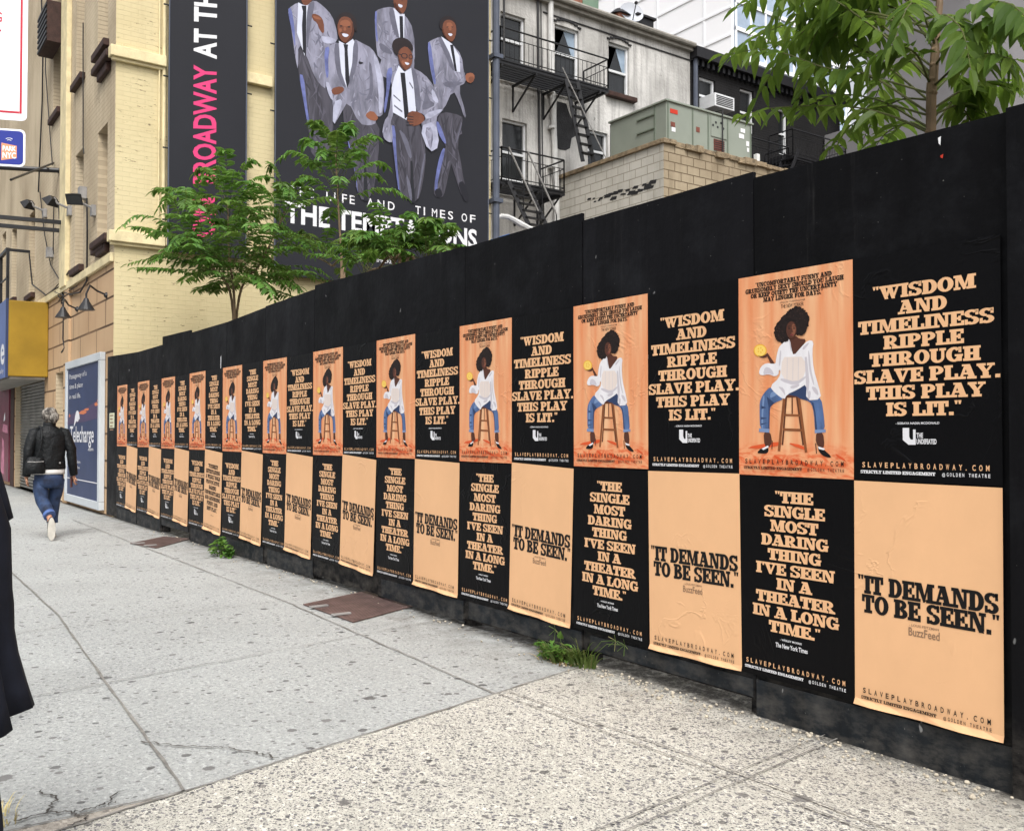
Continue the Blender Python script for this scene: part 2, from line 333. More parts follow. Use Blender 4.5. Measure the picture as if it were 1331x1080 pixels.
def paper(name, c, wr=.0022, rough=.5, fold=None, spec=.25):
    q = N(name); a = q.noise(2.6, 5, .62, q.mapv((1, 1, .8))); big = q.noise(5, 4, .7, q.mapv((1.2, 1, .5)), dist=1.2)
    col = q.mix(q.ramp(a, .3, .7), tuple(x * .95 for x in c), tuple(min(1, x * 1.04) for x in c))
    if fold:
        col = fold(q, col)
    cr = q.ramp(q.math('ABSOLUTE', q.math('ADD', q.noise(3.1, 4, .6, dist=.8), -.5)), .0, .025, (1, 1, 1), (0, 0, 0)); cr = q.math('MULTIPLY', cr, q.ramp(q.noise(1.7, 2), .5, .62)); q.bump(q.math('ADD', q.math('ADD', q.math('MULTIPLY', big, .35), q.math('MULTIPLY', cr, .35)), q.math('MULTIPLY', q.noise(22, 3), .06)), wr * 3, .7); return q.done(col, rough, spec)
PEACH = C(248, 196, 148, .76)
M['peach_paper'] = paper('peach_poster_paper', PEACH)
M['black_paper'] = paper('black_poster_paper', C(10, 10, 13, .6), rough=.45, spec=.12, wr=.004)
def curtain(q, col):    # printed backdrop: hanging cloth above, bunched orange cloth on the floor, in poster space
    tc = q.n('ShaderNodeTexCoord').outputs['Object']
    s = q.n('ShaderNodeSeparateXYZ'); q.l(tc, s.inputs[0])
    fo = q.noise(4.5, 4, .5, q.mapv((3.2, 1, .28), src=tc)); c = q.mix(q.ramp(fo, .34, .66), C(238, 150, 100, .76), C(250, 198, 152, .76))
    side = q.ramp(q.math('ABSOLUTE', q.math('ADD', s.outputs[0], -.08)), .1, .42); c = q.mix(q.math('MULTIPLY', side, .45), c, C(240, 146, 94, .76))
    lowm = q.ramp(q.math('ADD', q.math('ADD', s.outputs[2], 1.0), q.math('MULTIPLY', fo, .05)), .19, .27, (1, 1, 1), (0, 0, 0))
    cr = q.noise(9, 4, .6, q.mapv((1, 1, 2.4), src=tc), dist=2.0); fl = q.mix(q.ramp(cr, .4, .6), C(236, 112, 64, .76), C(250, 176, 128, .76))
    return q.mix(lowm, c, fl)
M['curtain_paper'] = paper('orange_portrait_paper', C(250, 180, 120), fold=curtain)
def ink(name, c, **k): M[name] = mat(name, c, rough=.5, spec=.25, **{**dict(var=.04), **k})
ink('ink_peach', PEACH); ink('ink_black', C(14, 13, 15)); ink('ink_white', C(236, 236, 240)); ink('ink_grey', C(150, 120, 95))
ink('p_hair', C(34, 24, 22), var=.4, vs=60); ink('p_hair_lit', C(66, 48, 42)); ink('p_denim_lit', C(122, 148, 190)); ink('p_skin', C(88, 52, 40)); ink('p_skin_lit', C(138, 86, 64)); ink('p_lip', C(120, 55, 55))
ink('p_shirt', C(238, 236, 240), var=.05, vs=30, stretch=(1, 1, .4)); ink('p_shirt_shade', C(206, 200, 208)); ink('p_bodice', C(236, 222, 214))
ink('p_jean', C(86, 112, 158), var=.22, vs=26, stretch=(1, 1, .3)); ink('p_jean_dark', C(50, 66, 102)); ink('p_wood', C(140, 84, 50), var=.15, vs=20); ink('p_wood_dark', C(96, 54, 34))
ink('p_melon', C(250, 214, 110)); ink('p_melon_rim', C(240, 180, 60)); ink('p_floor_red', C(226, 92, 48)); ink('p_cuff', C(128, 150, 190))
ink('b_black', C(40, 41, 48, .7), var=.08, vs=.6); ink('b_suit', C(136, 136, 154), var=.42, vs=3.2, stretch=(1, 1.6, .55)); ink('b_lapel', C(104, 104, 120), var=.15, vs=6); ink('b_trouser', C(74, 72, 82), var=.28, vs=4, stretch=(1, 2.2, .35))
ink('b_shirt', C(214, 218, 236), var=.06); ink('b_tie', C(34, 34, 42)); ink('b_skin', C(118, 72, 54), var=.15, vs=6); ink('b_skin_lit', C(146, 92, 68)); ink('b_hair', C(40, 32, 34), var=.2); ink('b_blue', C(104, 112, 166), var=.3, vs=5); ink('b_sheen', C(176, 178, 200), var=.2, vs=5)
ink('b_fold', C(112, 112, 130), var=.1); ink('b_flit', C(160, 160, 180)); ink('b_tfold', C(58, 57, 66)); ink('b_tlight', C(92, 90, 103)); ink('b_skin_dark', C(82, 48, 36)); ink('pink', C(232, 70, 130)); ink('navy', C(58, 70, 104), var=.12, vs=1.2); ink('glow', C(220, 130, 90)); ink('frame_white', C(206, 212, 216)); ink('dusk', C(84, 72, 104))
# ------------------------------------------------------------------ paving
def sidewalk_mat(name, light, dark, peb, pebsz, pebthr, gum, warm):
    q = N(name); c = None
    big = q.noise(.7, 5, .6); fine = q.noise(52, 5, .8); mid = q.noise(14, 6, .75)
    base = q.mix(q.ramp(big, .3, .7), light, warm)
    base = q.mix(q.math('MULTIPLY', q.ramp(fine, .44, .62), .6), base, tuple(x * .5 for x in light)); base = q.mix(q.math('MULTIPLY', q.ramp(mid, .46, .66), .34), base, tuple(x * .62 for x in light))
    base = q.mix(q.math('MULTIPLY', q.ramp(q.noise(40, 4, .8), .54, .62), .7), base, tuple(min(1, x * 1.35) for x in light))
    c = base; pms = None
    dn = q.noise(1.3, 4, .6)
    for k, (sc, add) in enumerate(((pebsz, 0), (pebsz * 1.9, .06), (pebsz * .55, .22))):
        v = q.n('ShaderNodeTexVoronoi', voronoi_dimensions='2D'); wv = q.n('ShaderNodeVectorMath', operation='ADD'); nz = q.n('ShaderNodeTexNoise'); q.l(q.pos, nz.inputs['Vector']); nz.inputs['Scale'].default_value = sc * 1.3; nz.inputs['Detail'].default_value = 3
        sv = q.n('ShaderNodeVectorMath', operation='SCALE'); q.l(nz.outputs['Color'], sv.inputs[0]); sv.inputs['Scale'].default_value = .75 / sc; q.l(q.mapv((1.0, 1.3, 1), (0, 0, .4 + k)), wv.inputs[0]); q.l(sv.outputs[0], wv.inputs[1]); q.l(wv.outputs[0], v.inputs['Vector']); v.inputs['Scale'].default_value = sc
        sp = q.n('ShaderNodeSeparateColor'); q.l(v.outputs['Color'], sp.inputs[0])
        dens = q.ramp(dn, .3, .7, (min(1, pebthr + add - .14),) * 3, (min(1, pebthr + add + .14),) * 3)
        rad = q.math('ADD', q.math('MULTIPLY', sp.outputs[1], .34), .1)
        pm = q.math('MULTIPLY', q.math('GREATER_THAN', sp.outputs[0], dens), q.ramp(q.math('SUBTRACT', rad, v.outputs['Distance']), .0, .06))
        pc = q.mix(sp.outputs[2], dark, tuple(min(1, x * 2.4) for x in dark)); c = q.mix(q.math('MULTIPLY', pm, peb), c, pc); pms = pm if pms is None else q.math('MAXIMUM', pms, pm)
    for sc, th, r, o in ((2.1, .5, .08, .85), (4.6, .48, .12, .8), (10, .55, .17, .7), (19, .6, .2, .55)):     # trodden gum and tar spots
        g = q.n('ShaderNodeTexVoronoi', voronoi_dimensions='2D'); q.l(q.mapv((1, 1, 1), (0, 0, sc)), g.inputs['Vector']); g.inputs['Scale'].default_value = sc
        gs = q.n('ShaderNodeSeparateColor'); q.l(g.outputs['Color'], gs.inputs[0])
        d = q.math('ADD', g.outputs['Distance'], q.math('MULTIPLY', q.math('ADD', q.noise(34, 4, .7), -.5), .16))
        gm = q.math('MULTIPLY', q.math('GREATER_THAN', gs.outputs[0], th), q.ramp(q.math('SUBTRACT', q.math('MULTIPLY', gs.outputs[1], r), d), .0, .02))
        c = q.mix(q.math('MULTIPLY', gm, min(1, gum * o * 1.25)), c, q.mix(gs.outputs[2], C(66, 64, 66), C(118, 115, 114)))
    st = q.noise(1.1, 6, .7); c = q.mix(q.math('MULTIPLY', q.ramp(st, .45, .75), .42), c, tuple(x * .6 for x in light))
    yy = q.n('ShaderNodeSeparateXYZ'); q.l(q.pos, yy.inputs[0]); gr = q.math('MULTIPLY', q.ramp(q.math('ADD', yy.outputs['Y'], 1.0), .35, 1.0), q.ramp(q.noise(5, 6, .75), .38, .62)); c = q.mix(q.math('MULTIPLY', gr, .62), c, C(104, 98, 90)); foot_shade = q.math('MULTIPLY', q.ramp(q.math('ADD', yy.outputs['Y'], 1.0), .9, .985), q.ramp(q.noise(14, 5, .75), .3, .55)); c = q.mix(q.math('MULTIPLY', foot_shade, .85), c, C(62, 58, 54))  # grime near the fence; its narrow dark foot band also paints a contact shadow
    q.bump(q.math('ADD', q.math('MULTIPLY', pms, -.3), fine), .004); return q.done(c, .88, .15)
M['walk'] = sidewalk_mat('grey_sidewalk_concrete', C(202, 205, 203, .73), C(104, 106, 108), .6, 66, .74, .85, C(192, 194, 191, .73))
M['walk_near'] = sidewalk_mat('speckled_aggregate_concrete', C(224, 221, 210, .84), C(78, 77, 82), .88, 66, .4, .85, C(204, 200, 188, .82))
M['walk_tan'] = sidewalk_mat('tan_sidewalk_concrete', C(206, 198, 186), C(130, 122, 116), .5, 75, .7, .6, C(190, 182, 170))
M['joint'] = mat('dirty_paving_joint', C(138, 135, 130), var=.3, vs=14)
M['crack'] = mat('dark_paving_crack', C(84, 80, 76), var=.3, vs=20)
M['score'] = sidewalk_mat('smooth_scored_border', C(226, 220, 204, .8), C(120, 114, 108), .6, 70, .68, .6, C(206, 198, 182, .8))
M['asphalt'] = mat('street_asphalt', (.05, .05, .052), var=.2, vs=9)
mb = MB()
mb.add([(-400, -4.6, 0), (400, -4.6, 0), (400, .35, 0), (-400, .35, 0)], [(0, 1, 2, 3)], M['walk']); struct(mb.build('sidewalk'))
mb = MB(); mb.add([(-400, -400, -.14), (400, -400, -.14), (400, -4.75, -.14), (-400, -4.75, -.14)], [(0, 1, 2, 3)], M['asphalt']); struct(mb.build('road'))
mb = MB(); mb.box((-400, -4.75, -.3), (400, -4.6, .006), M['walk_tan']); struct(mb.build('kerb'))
mb = MB(); mb.add([(-400, .35, -.05), (400, .35, -.05), (400, 400, -.05), (-400, 400, -.05)], [(0, 1, 2, 3)], M['soil']); struct(mb.build('lot_ground'))
J0, J1 = Vector((-2.36, .2, 0)), Vector((-1.721, -2.404, 0)); JD = Vector((.42, -.0, 0))
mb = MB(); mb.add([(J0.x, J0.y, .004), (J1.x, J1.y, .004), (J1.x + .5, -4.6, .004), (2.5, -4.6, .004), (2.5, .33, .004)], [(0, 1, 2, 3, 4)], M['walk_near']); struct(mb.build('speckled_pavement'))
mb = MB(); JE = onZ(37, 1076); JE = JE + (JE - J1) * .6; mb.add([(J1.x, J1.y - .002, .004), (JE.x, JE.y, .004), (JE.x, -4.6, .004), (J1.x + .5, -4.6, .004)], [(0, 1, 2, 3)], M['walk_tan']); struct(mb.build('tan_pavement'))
def strip(mb, p, q, wd, m, z=.008, jit=.004, n=30, rnd=random.Random(5)):
    p = Vector(p); q = Vector(q); d = (q - p); s = Vector((-d.y, d.x, 0)).normalized(); vs = []
    for i in range(n + 1):
        c = p + d * i / n + s * rnd.uniform(-jit, jit); h = wd / 2 * rnd.uniform(.6, 1.35)
        vs += [(c + s * h).to_tuple()[:2] + (z,), (c - s * h).to_tuple()[:2] + (z,)]
    mb.add(vs, [(2 * i, 2 * i + 1, 2 * i + 3, 2 * i + 2) for i in range(n)], m)
mb = MB()
J2 = onZ(37, 1076)
strip(mb, J0, J1, .013, M['joint'])
strip(mb, J1, J2 + (J2 - J1) * .6, .011, M['joint'])
strip(mb, (-14, -2.05, 0), (-5.59, -2.16, 0), .011, M['joint']); strip(mb, (-5.59, -2.16, 0), (J1.x, J1.y, 0), .012, M['joint'])
strip(mb, (J1.x, J1.y, 0), (J1.x + .5, -4.55, 0), .013, M['joint'])
strip(mb, (-13.5, -.6, 0), (-5.1, -.64, 0), .009, M['joint']); strip(mb, (-5.1, -.64, 0), (-2.12, -.78, 0), .009, M['joint'])
for (a, b) in (((-3.05, -4.5), (-3.9, .2)), ((-4.95, -4.5), (-5.2, -.55)), ((-6.55, -4.5), (-7.75, .1)), ((-9.0, -4.5), (-9.9, .1)), ((-11.3, -4.5), (-12.1, .1))):
    strip(mb, (*a, 0), (*b, 0), .006, M['joint'], z=.0085)
struct(mb.build('paving_joints'))
mb = MB(); rn = random.Random(9)
def crackline(pts, wd):
    P = [onZ(*p) for p in pts]
    for a, b in zip(P, P[1:]): strip(mb, a, b, wd, M['crack'], z=.009, jit=.012, n=9, rnd=rn)
crackline([(183, 965), (230, 971), (290, 973), (330, 979), (361, 987)], .008)
crackline([(20, 1070), (60, 1058), (95, 1058), (130, 1050), (150, 1044)], .01); crackline([(60, 1058), (75, 1040), (50, 1030)], .008); crackline([(95, 1058), (115, 1066), (90, 1076)], .008); crackline([(130, 1050), (160, 1030)], .006)
struct(mb.build('pavement_cracks'))
mb = MB(); bi = 0
for (a, b) in (((-2.1, -.74), (-.95, -.69)), ((-.95, -.69), (1.2, -.66)), ((-.45, -2.4), (-.74, .05))):
    a = Vector((*a, 0)); b = Vector((*b, 0)); s = Vector((-(b - a).y, (b - a).x, 0)).normalized()
    zo = .0006 * bi; bi += 1; pass
    for e in (-.032, .032): strip(mb, a + s * e, b + s * e, .006, M['joint'], z=.0125 + zo + (e > 0) * .0003, jit=.003, rnd=rn)
struct(mb.build('scored_pavement_borders'))
mb = MB(); rn = random.Random(3)          # grit and crumbs lying along the foot of the fence
peb = mat('pale_grit', C(196, 186, 168), var=.3, vs=30)
for i in range(420):
    x = -2.4 + rn.random() ** 1.3 * 3.2 if rn.random() < .6 else rn.uniform(-12, .8); y = -.02 - abs(rn.gauss(0, .09)); r = rn.uniform(.003, .010) * (1.5 if rn.random() < .08 else 1)
    mb.ball((x, y, r * .5 + .005), (r, r * rn.uniform(.6, 1), r * .7), peb, 6, 4)
o = mb.build('grit'); o['kind'] = 'stuff'
def hatch(cs, label, grp):
    c = [onZ(*p, .01) for p in cs]; ctr = sum(c, Vector()) / 4
    t = thing('cellar_hatch', label, 'hatch', (ctr.x, ctr.y, .004), grp)
    q = MB(); rust = mat('rusty_tread_plate', C(108, 88, 84), rough=.6, var=.3, vs=7, bump=.002, bs=60)
    q.add([(p.x, p.y, .012) for p in c] + [(p.x, p.y, .0045) for p in c], [(0, 1, 2, 3), (0, 4, 5, 1), (1, 5, 6, 2), (2, 6, 7, 3), (3, 7, 4, 0)], rust)
    dk = mat('dark_tread_studs', C(70, 58, 56), var=.2)
    for i in range(1, 26):
        for j in range(1, 20):
            u = (i + (j % 2) * .5) / 27; v = j / 20; p = (c[0] * (1 - u) + c[1] * u) * (1 - v) + (c[3] * (1 - u) + c[2] * u) * v; s = .012
            q.add([(p.x - s, p.y - .004, .0145), (p.x, p.y - .006, .0145), (p.x + s, p.y + .004, .0145), (p.x, p.y + .006, .0145)], [(0, 1, 2, 3)], dk)
    q.build('plate', t)
    for u in (.25, .7):
        p = c[0] * (1 - u) + c[3] * u + (c[1] - c[0]) * .06; q = MB(); q.box((p.x - .02, p.y - .07, .013), (p.x + .02, p.y + .07, .026), M['grey_iron']); q.build('hinge', t, bevel=.004)
hatch([(394, 785), (475, 768), (552, 783), (459, 808)], 'larger rusty tread-plate cellar hatch lying in the near sidewalk', 'cellar hatches in the sidewalk')
hatch([(169, 706), (213, 697), (247, 700), (203, 712)], 'smaller rusty cellar hatch by the fence gap far down the sidewalk', 'cellar hatches in the sidewalk')

# ------------------------------------------------------------------ plywood fence
fence = thing('plywood_fence', 'long black painted plywood construction fence along the sidewalk', 'fence', (-6, 0, 0))
PAN = [(.03, -1.139, 2.456, 2.474, .012), (-1.139, -2.372, 2.504, 2.504, .075), (-2.372, -3.606, 2.548, 2.552, .05), (-3.606, -4.865, 2.56, 2.587, .03), (-4.865, -6.10, 2.587, 2.616, .035),
       (-6.10, -7.3, 2.581, 2.56, .02), (-7.3, -8.45, 2.55, 2.514, .03), (-8.45, -9.773, 2.514, 2.512, .02), (-9.773, -11.0, 2.547, 2.567, .10), (-11.0, -12.22, 2.462, 2.456, .0), (-12.22, -13.4, 2.456, 2.49, -.01), (-13.4, -14.13, 2.492, 2.511, .02)]
rn = random.Random(2)
for i, (xa, xb, za, zb, zbt) in enumerate(PAN):
    q = MB(); y0 = rn.uniform(-.0025, .0025); g = .003
    v = [(xa - g, y0, zbt), (xb + g, y0, zbt), (xb + g, y0, zb), (xa - g, y0, za)]; v += [(a, b + .02, c) for a, b, c in v]
    q.add(v, [(0, 3, 2, 1), (4, 5, 6, 7), (0, 1, 5, 4), (1, 2, 6, 5), (2, 3, 7, 6), (3, 0, 4, 7)], M['fence_%d' % (i * 7 % 4)]); q.build('panel', fence)
q = MB(); v = [(1.6, -.03, -.01), (.035, -.03, -.01), (.035, -.03, 2.46), (1.6, -.03, 2.42)]; v += [(a, b + .04, c) for a, b, c in v]
q.add(v, [(0, 3, 2, 1), (4, 5, 6, 7), (0, 1, 5, 4), (1, 2, 6, 5), (2, 3, 7, 6), (3, 0, 4, 7)], M['fence']); q.build('panel', fence)
for (xa, xb, zb, zt) in ((.028, -1.13, -.01, .17), (-1.15, -2.3, .085, .165), (-2.38, -3.55, .06, .17), (-3.62, -4.8, .03, .165), (-6.11, -7.2, .01, .16), (-7.32, -8.4, .01, .16), (-8.5, -9.7, .0, .16), (-9.8, -10.95, .10, .17), (-11.02, -12.2, .0, .17), (-12.24, -13.4, -.01, .17)):
    q = MB(); q.box((xa, -.0065, zb), (xb, -.0032, zt), M['fence2']); q.build('kickboard', fence)
for x in [-1.139, -2.372, -3.606, -4.865, -6.1, -7.3, -8.45, -9.773, -11.0, -12.22, -13.4, 1.0]:
    q = MB(); q.box((x - .045, .024, 0), (x + .045, .11, 2.4), M['fence']); q.build('post', fence)
for z in (.5, 1.4, 2.2): q = MB(); q.box((-14.1, .115, z), (1.5, .155, z + .09), M['fence']); q.build('rail', fence)
q = MB()       # paint drips, staples, torn paper scraps stuck on the fence face
for (px, py, a, b) in ((1220, 180, .012, .03), (1223, 203, .012, .012), (842, 462, .01, .02)): 
    p = onY(px, py); q.poly([(p.x, p.z), (p.x + a, p.z + .004), (p.x + a * .8, p.z - b), (p.x + a * .2, p.z - b * .7)], lambda x, z: (x, -.0045, z), M['white'] if px != 1223 else M['red']); q.build('paper_scrap', fence); q = MB()
p = onY(287, 460)
for (x, z0, z1) in ((p.x, 1.93, 2.16), (-12.75, 2.2, 2.24), (-6.3, 2.28, 2.31)): q.poly([(x, z0), (x + .02, z0 + .02), (x + .03, z1), (x + .008, z1 - .02)], lambda a, b: (a, -.0045, b), M['white']); q.build('paper_scrap', fence); q = MB()
q = MB(); a = onY(143, 537); b = onY(149, 556); q.box((a.x, -.008, b.z), (b.x, -.0045, a.z), mat('yellowed_notice_paper', C(226, 226, 196), var=.06))
for k in range(5): q.box((a.x + .04, -.0088, a.z - .05 - k * .055), (b.x - .05 - (k % 2) * .05, -.0082, a.z - .03 - k * .055), M['ink_grey'])
tag(q.build('notice', loc=(a.x, 0, b.z)), 'small pale notice sheet stuck on the far end of the black fence', 'notice')

# ------------------------------------------------------------------ wheat-pasted posters: paper, lettering, picture
PW, PH = .61, .914
def pf(x, z, l=0): return (x, -.0016 - l * .00006, z)
def up(u, v, l=0): return pf((u - .5) * PW, -v * PH, l)
def make_paper(t, m, curl=0.0):
    q = MB(); nx, nz = 8, 40
    vs = []
    for j in range(nz + 1):
        for i in range(nx + 1):
            v = j / nz; y = -.0004
            if curl and v > .9: y -= curl * .0 if v < .98 else curl * (.6 + .4 * math.sin(i * 1.3))
            vs.append(((i / nx - .5) * PW, y, -v * PH))
    q.add(vs, [(j * (nx + 1) + i, (j + 1) * (nx + 1) + i, (j + 1) * (nx + 1) + i + 1, j * (nx + 1) + i + 1) for j in range(nz) for i in range(nx)], m)
    q.build('paper', t, smooth=False)
def quote(t, lines, v0, dv, cap, m, xs, name='quote_lettering', sp=.045, dx=0.0):
    q = MB(); fn = lambda x, z, l: pf(x + dx, z, l + 1)
    for i, s in enumerate(lines): put_slab(q, s, m, fn, 0, -(v0 + i * dv) * PH - cap / 2, cap, xs, sp)
    q.build(name, t)
def footer(t, main, small):
    q = MB(); u0, u1 = .06, .94; s = 'SLAVEPLAYBROADWAY.COM'
    for i, ch in enumerate(s):
        a = u0 + (u1 - u0) * (i + .2) / len(s); b = a + (.021 if ch not in 'I.' else .007)
        put_sans(q, ch, main, lambda x, y: up(x, y, 90), a, b, .942, .92, bold=.02)
    q2 = MB(); put_slab(q2, 'STRICTLY LIMITED ENGAGEMENT', small, lambda x, z, l: pf(x, z, l + 90), (-.5 + .32) * PW, -.969 * PH, .0125, .0125 and (.53 * PW / (slab_w('STRICTLY LIMITED ENGAGEMENT') * .0125)))
    s = 'GOLDEN THEATRE'; put_sans(q2, '@', small, lambda x, y: up(x, y, 90), .63, .65, .969, .957, bold=.015)
    for i, ch in enumerate(s):
        if ch != ' ': a = .66 + .28 * i / len(s); put_sans(q2, ch, small, lambda x, y: up(x, y, 90), a, a + .012, .969, .955, bold=.02)
    q.build('web_address', t); q2.build('footer_lettering', t)
def small(t, s, m, u, v, wd, ht, name, bold=.0, italic=0):
    q = MB(); put_sans(q, s, m, lambda x, y: up(x + (v - y) * italic, y, 1), u - wd / 2, u + wd / 2, v + ht / 2, v - ht / 2, bold=bold); q.build(name, t)
def proto(name='pasted_poster'): return thing(name, '', 'poster')
PROTO = {}
W8 = ['"WISDOM', 'AND', 'TIMELINESS', 'RIPPLE', 'THROUGH', 'SLAVE PLAY.', 'THIS PLAY', 'IS LIT."']
t = PROTO['wisdom'] = proto(); make_paper(t, M['black_paper'])
quote(t, W8, .172, .0735, .0545, M['ink_peach'], .56 / (slab_w('TIMELINESS') * .0545))
small(t, '- SORAYA NADIA MCDONALD', M['ink_white'], .46, .748, .3, .009, 'credit_line', .02)
q = MB()
q.poly([(.36, .768), (.405, .768), (.405, .805), (.415, .818), (.432, .818), (.432, .775), (.45, .775), (.45, .84), (.40, .84), (.36, .82)], lambda a, b: up(a, b, 1), M['ink_white'])
put_sans(q, 'THE', M['ink_white'], lambda x, y: up(x, y, 1), .455, .5, .81, .79, bold=.03); put_sans(q, 'UNDEFEATED', M['ink_white'], lambda x, y: up(x, y, 1), .455, .59, .836, .816, bold=.03); q.build('emblem', t); footer(t, M['ink_peach'], M['ink_white'])
t = PROTO['single'] = proto(); make_paper(t, M['black_paper'])
quote(t, ['"THE', 'SINGLE', 'MOST', 'DARING', 'THING', "I'VE SEEN", 'IN A', 'THEATER', 'IN A LONG', 'TIME."'], .105, .0705, .0515, M['ink_peach'], .76 * PW / (slab_w('IN A LONG') * .0515), sp=.03)
small(t, '- WESLEY MORRIS', M['ink_white'], .47, .797, .19, .009, 'credit_line', .02); small(t, 'The New York Times', M['ink_white'], .475, .826, .28, .021, 'newspaper_name', .022); footer(t, M['ink_peach'], M['ink_white'])
t = PROTO['demands'] = proto(); make_paper(t, M['peach_paper'], .02)
q = MB(); fn = lambda x, z, l: pf(x, z, l + 1); cap = .074
xs = .945 * PW / (slab_w('"IT DEMANDS') * cap)
put_slab(q, '"IT DEMANDS', M['ink_black'], fn, 0, -.46 * PH - cap / 2, cap, xs); put_slab(q, 'TO BE SEEN."', M['ink_black'], fn, .012, -.545 * PH - cap / 2, cap, .92 * PW / (slab_w('TO BE SEEN."') * cap)); q.build('quote_lettering', t)
small(t, '- LOUIS PEITZMAN', M['ink_grey'], .5, .604, .2, .01, 'credit_line', .01); small(t, 'BuzzFeed', M['ink_grey'], .5, .632, .21, .034, 'website_name', .012); footer(t, M['ink_black'], M['ink_black'])
t = PROTO['funniest'] = proto(); make_paper(t, M['peach_paper'], .03)
quote(t, ['"FUNNIEST', 'ENTERTAINING', 'A WILDLY BOLD', 'PROVOCATIVE', 'DARING', 'UNFORGETTABLE', 'AND ABSORBING', 'FUNNY AND', 'NEW PLAY."'], .195, .066, .045, M['ink_black'], .9 * PW / (slab_w('UNFORGETTABLE') * .045))
small(t, '- TIME OUT', M['ink_grey'], .5, .8, .2, .012, 'credit_line', .01); footer(t, M['ink_black'], M['ink_black'])

# the portrait: a woman with a large afro seated on a tall stool, flat print in several inks
def pz(x, y):
    s = (x - 40) / 552; hL, hR = 952., 1054.; u = s * hR / (s * hR + (1 - s) * hL); top = 117 - 84 * s; bot = 1069 + 18 * s
    return u, (y - top) / (bot - top)
def smoothp(P, k=2):
    for _ in range(k):
        o = []
        for i in range(len(P)):
            a, b = P[i], P[(i + 1) % len(P)]; o += [(a[0] * .75 + b[0] * .25, a[1] * .75 + b[1] * .25), (a[0] * .25 + b[0] * .75, a[1] * .25 + b[1] * .75)]
        P = o
    return P
def ell(cx, cy, rx, ry, n=22, jag=0, rnd=None): return [(cx + rx * math.cos(2 * math.pi * i / n) * (1 + (rnd.uniform(-jag, jag) if rnd else 0)), cy + ry * math.sin(2 * math.pi * i / n) * (1 + (rnd.uniform(-jag, jag) if rnd else 0))) for i in range(n)]
t = PROTO['portrait'] = proto(); make_paper(t, M['curtain_paper'])
q = MB(); fig_l = [0]
def art(P, m, sm=1):
    fig_l[0] += 1; l = fig_l[0] * .28
    q.poly(smoothp(P, sm) if sm else P, lambda a, b: up(*pz(a, b), l), M[m])
rn = random.Random(7)
for P in ([(60, 940), (240, 905), (250, 925), (150, 945)], [(270, 912), (350, 925), (372, 950), (330, 940)], [(500, 960), (545, 985), (560, 1005), (520, 985)], [(300, 985), (420, 1030), (400, 1040), (300, 1005)], [(200, 965), (260, 1000), (240, 1010)]): art(P, 'p_floor_red')
def bar(a, b, w0, m, w1=None):
    d = Vector((b[0] - a[0], b[1] - a[1])); s = Vector((-d.y, d.x)).normalized(); w1 = w1 or w0
    art([(a[0] + s.x * w0, a[1] + s.y * w0), (b[0] + s.x * w1, b[1] + s.y * w1), (b[0] - s.x * w1, b[1] - s.y * w1), (a[0] - s.x * w0, a[1] - s.y * w0)], m, 0)
bar((272, 690), (252, 925), 4, 'p_wood_dark'); bar((322, 690), (352, 925), 4, 'p_wood_dark'); bar((262, 780), (338, 782), 5, 'p_wood'); bar((255, 850), (350, 853), 6, 'p_wood'); bar((300, 690), (300, 775), 3, 'p_wood_dark')
bar((262, 690), (235, 955), 6, 'p_wood'); bar((332, 690), (366, 960), 6, 'p_wood'); art([(252, 678), (350, 672), (354, 692), (256, 698)], 'p_wood_dark', 1)
art([(160, 860), (193, 860), (203, 915), (185, 940), (165, 932)], 'p_skin'); art([(415, 860), (447, 860), (455, 925), (440, 945), (412, 915)], 'p_skin')
art([(126, 964), (150, 940), (178, 938), (186, 944), (180, 966), (150, 968)], 'ink_black'); art([(150, 944), (182, 928), (186, 936), (160, 950)], 'p_shirt', 0); bar((203, 905), (201, 945), 2, 'ink_black')
art([(420, 930), (445, 940), (488, 978), (478, 985), (446, 975), (428, 955)], 'ink_black'); art([(424, 930), (456, 940), (452, 948), (426, 942)], 'p_shirt', 0); bar((412, 915), (416, 965), 2, 'ink_black')
art([(272, 680), (330, 640), (372, 626), (374, 712), (340, 702), (322, 690)], 'p_jean_dark', 0)
art([(196, 642), (165, 672), (146, 705), (141, 740), (144, 858), (188, 860), (190, 742), (214, 722), (262, 702), (250, 660)], 'p_jean', 1); art([(176, 690), (186, 742), (184, 858), (189, 860), (192, 744), (214, 722)], 'p_jean_dark', 0)
for P in ([(158, 690), (168, 684), (160, 760), (158, 850), (150, 850), (152, 760)], [(200, 664), (240, 672), (215, 690), (190, 700)], [(420, 715), (440, 725), (448, 780), (450, 850), (440, 850), (434, 780)]): art(P, 'p_denim_lit', 1)
for P in ([(150, 735), (175, 745), (150, 752)], [(148, 790), (180, 796), (148, 803)], [(148, 822), (182, 818), (150, 830)]): art(P, 'p_jean_dark', 0)
art([(140, 845), (190, 848), (188, 866), (138, 862)], 'p_cuff', 0)
art([(368, 628), (368, 708), (394, 724), (405, 768), (410, 864), (458, 860), (450, 760), (440, 700)], 'p_jean', 1); art([(372, 706), (394, 722), (406, 768), (411, 860), (420, 860), (412, 768), (402, 720)], 'p_jean_dark', 0); art([(408, 850), (460, 848), (461, 862), (409, 867)], 'p_cuff', 0)
art([(372, 690), (412, 692), (414, 706), (390, 712), (374, 706)], 'p_skin', 1)
art([(176, 486), (186, 486), (216, 530), (200, 540)], 'p_skin', 0); art(ell(146, 468, 32, 31), 'p_melon_rim', 0); art(ell(146, 468, 27, 26), 'p_melon', 0)
for a in range(5): art(ell(146 + 11 * math.cos(a * 1.26), 466 + 11 * math.sin(a * 1.26), 3, 5, 8), 'p_melon_rim', 0)
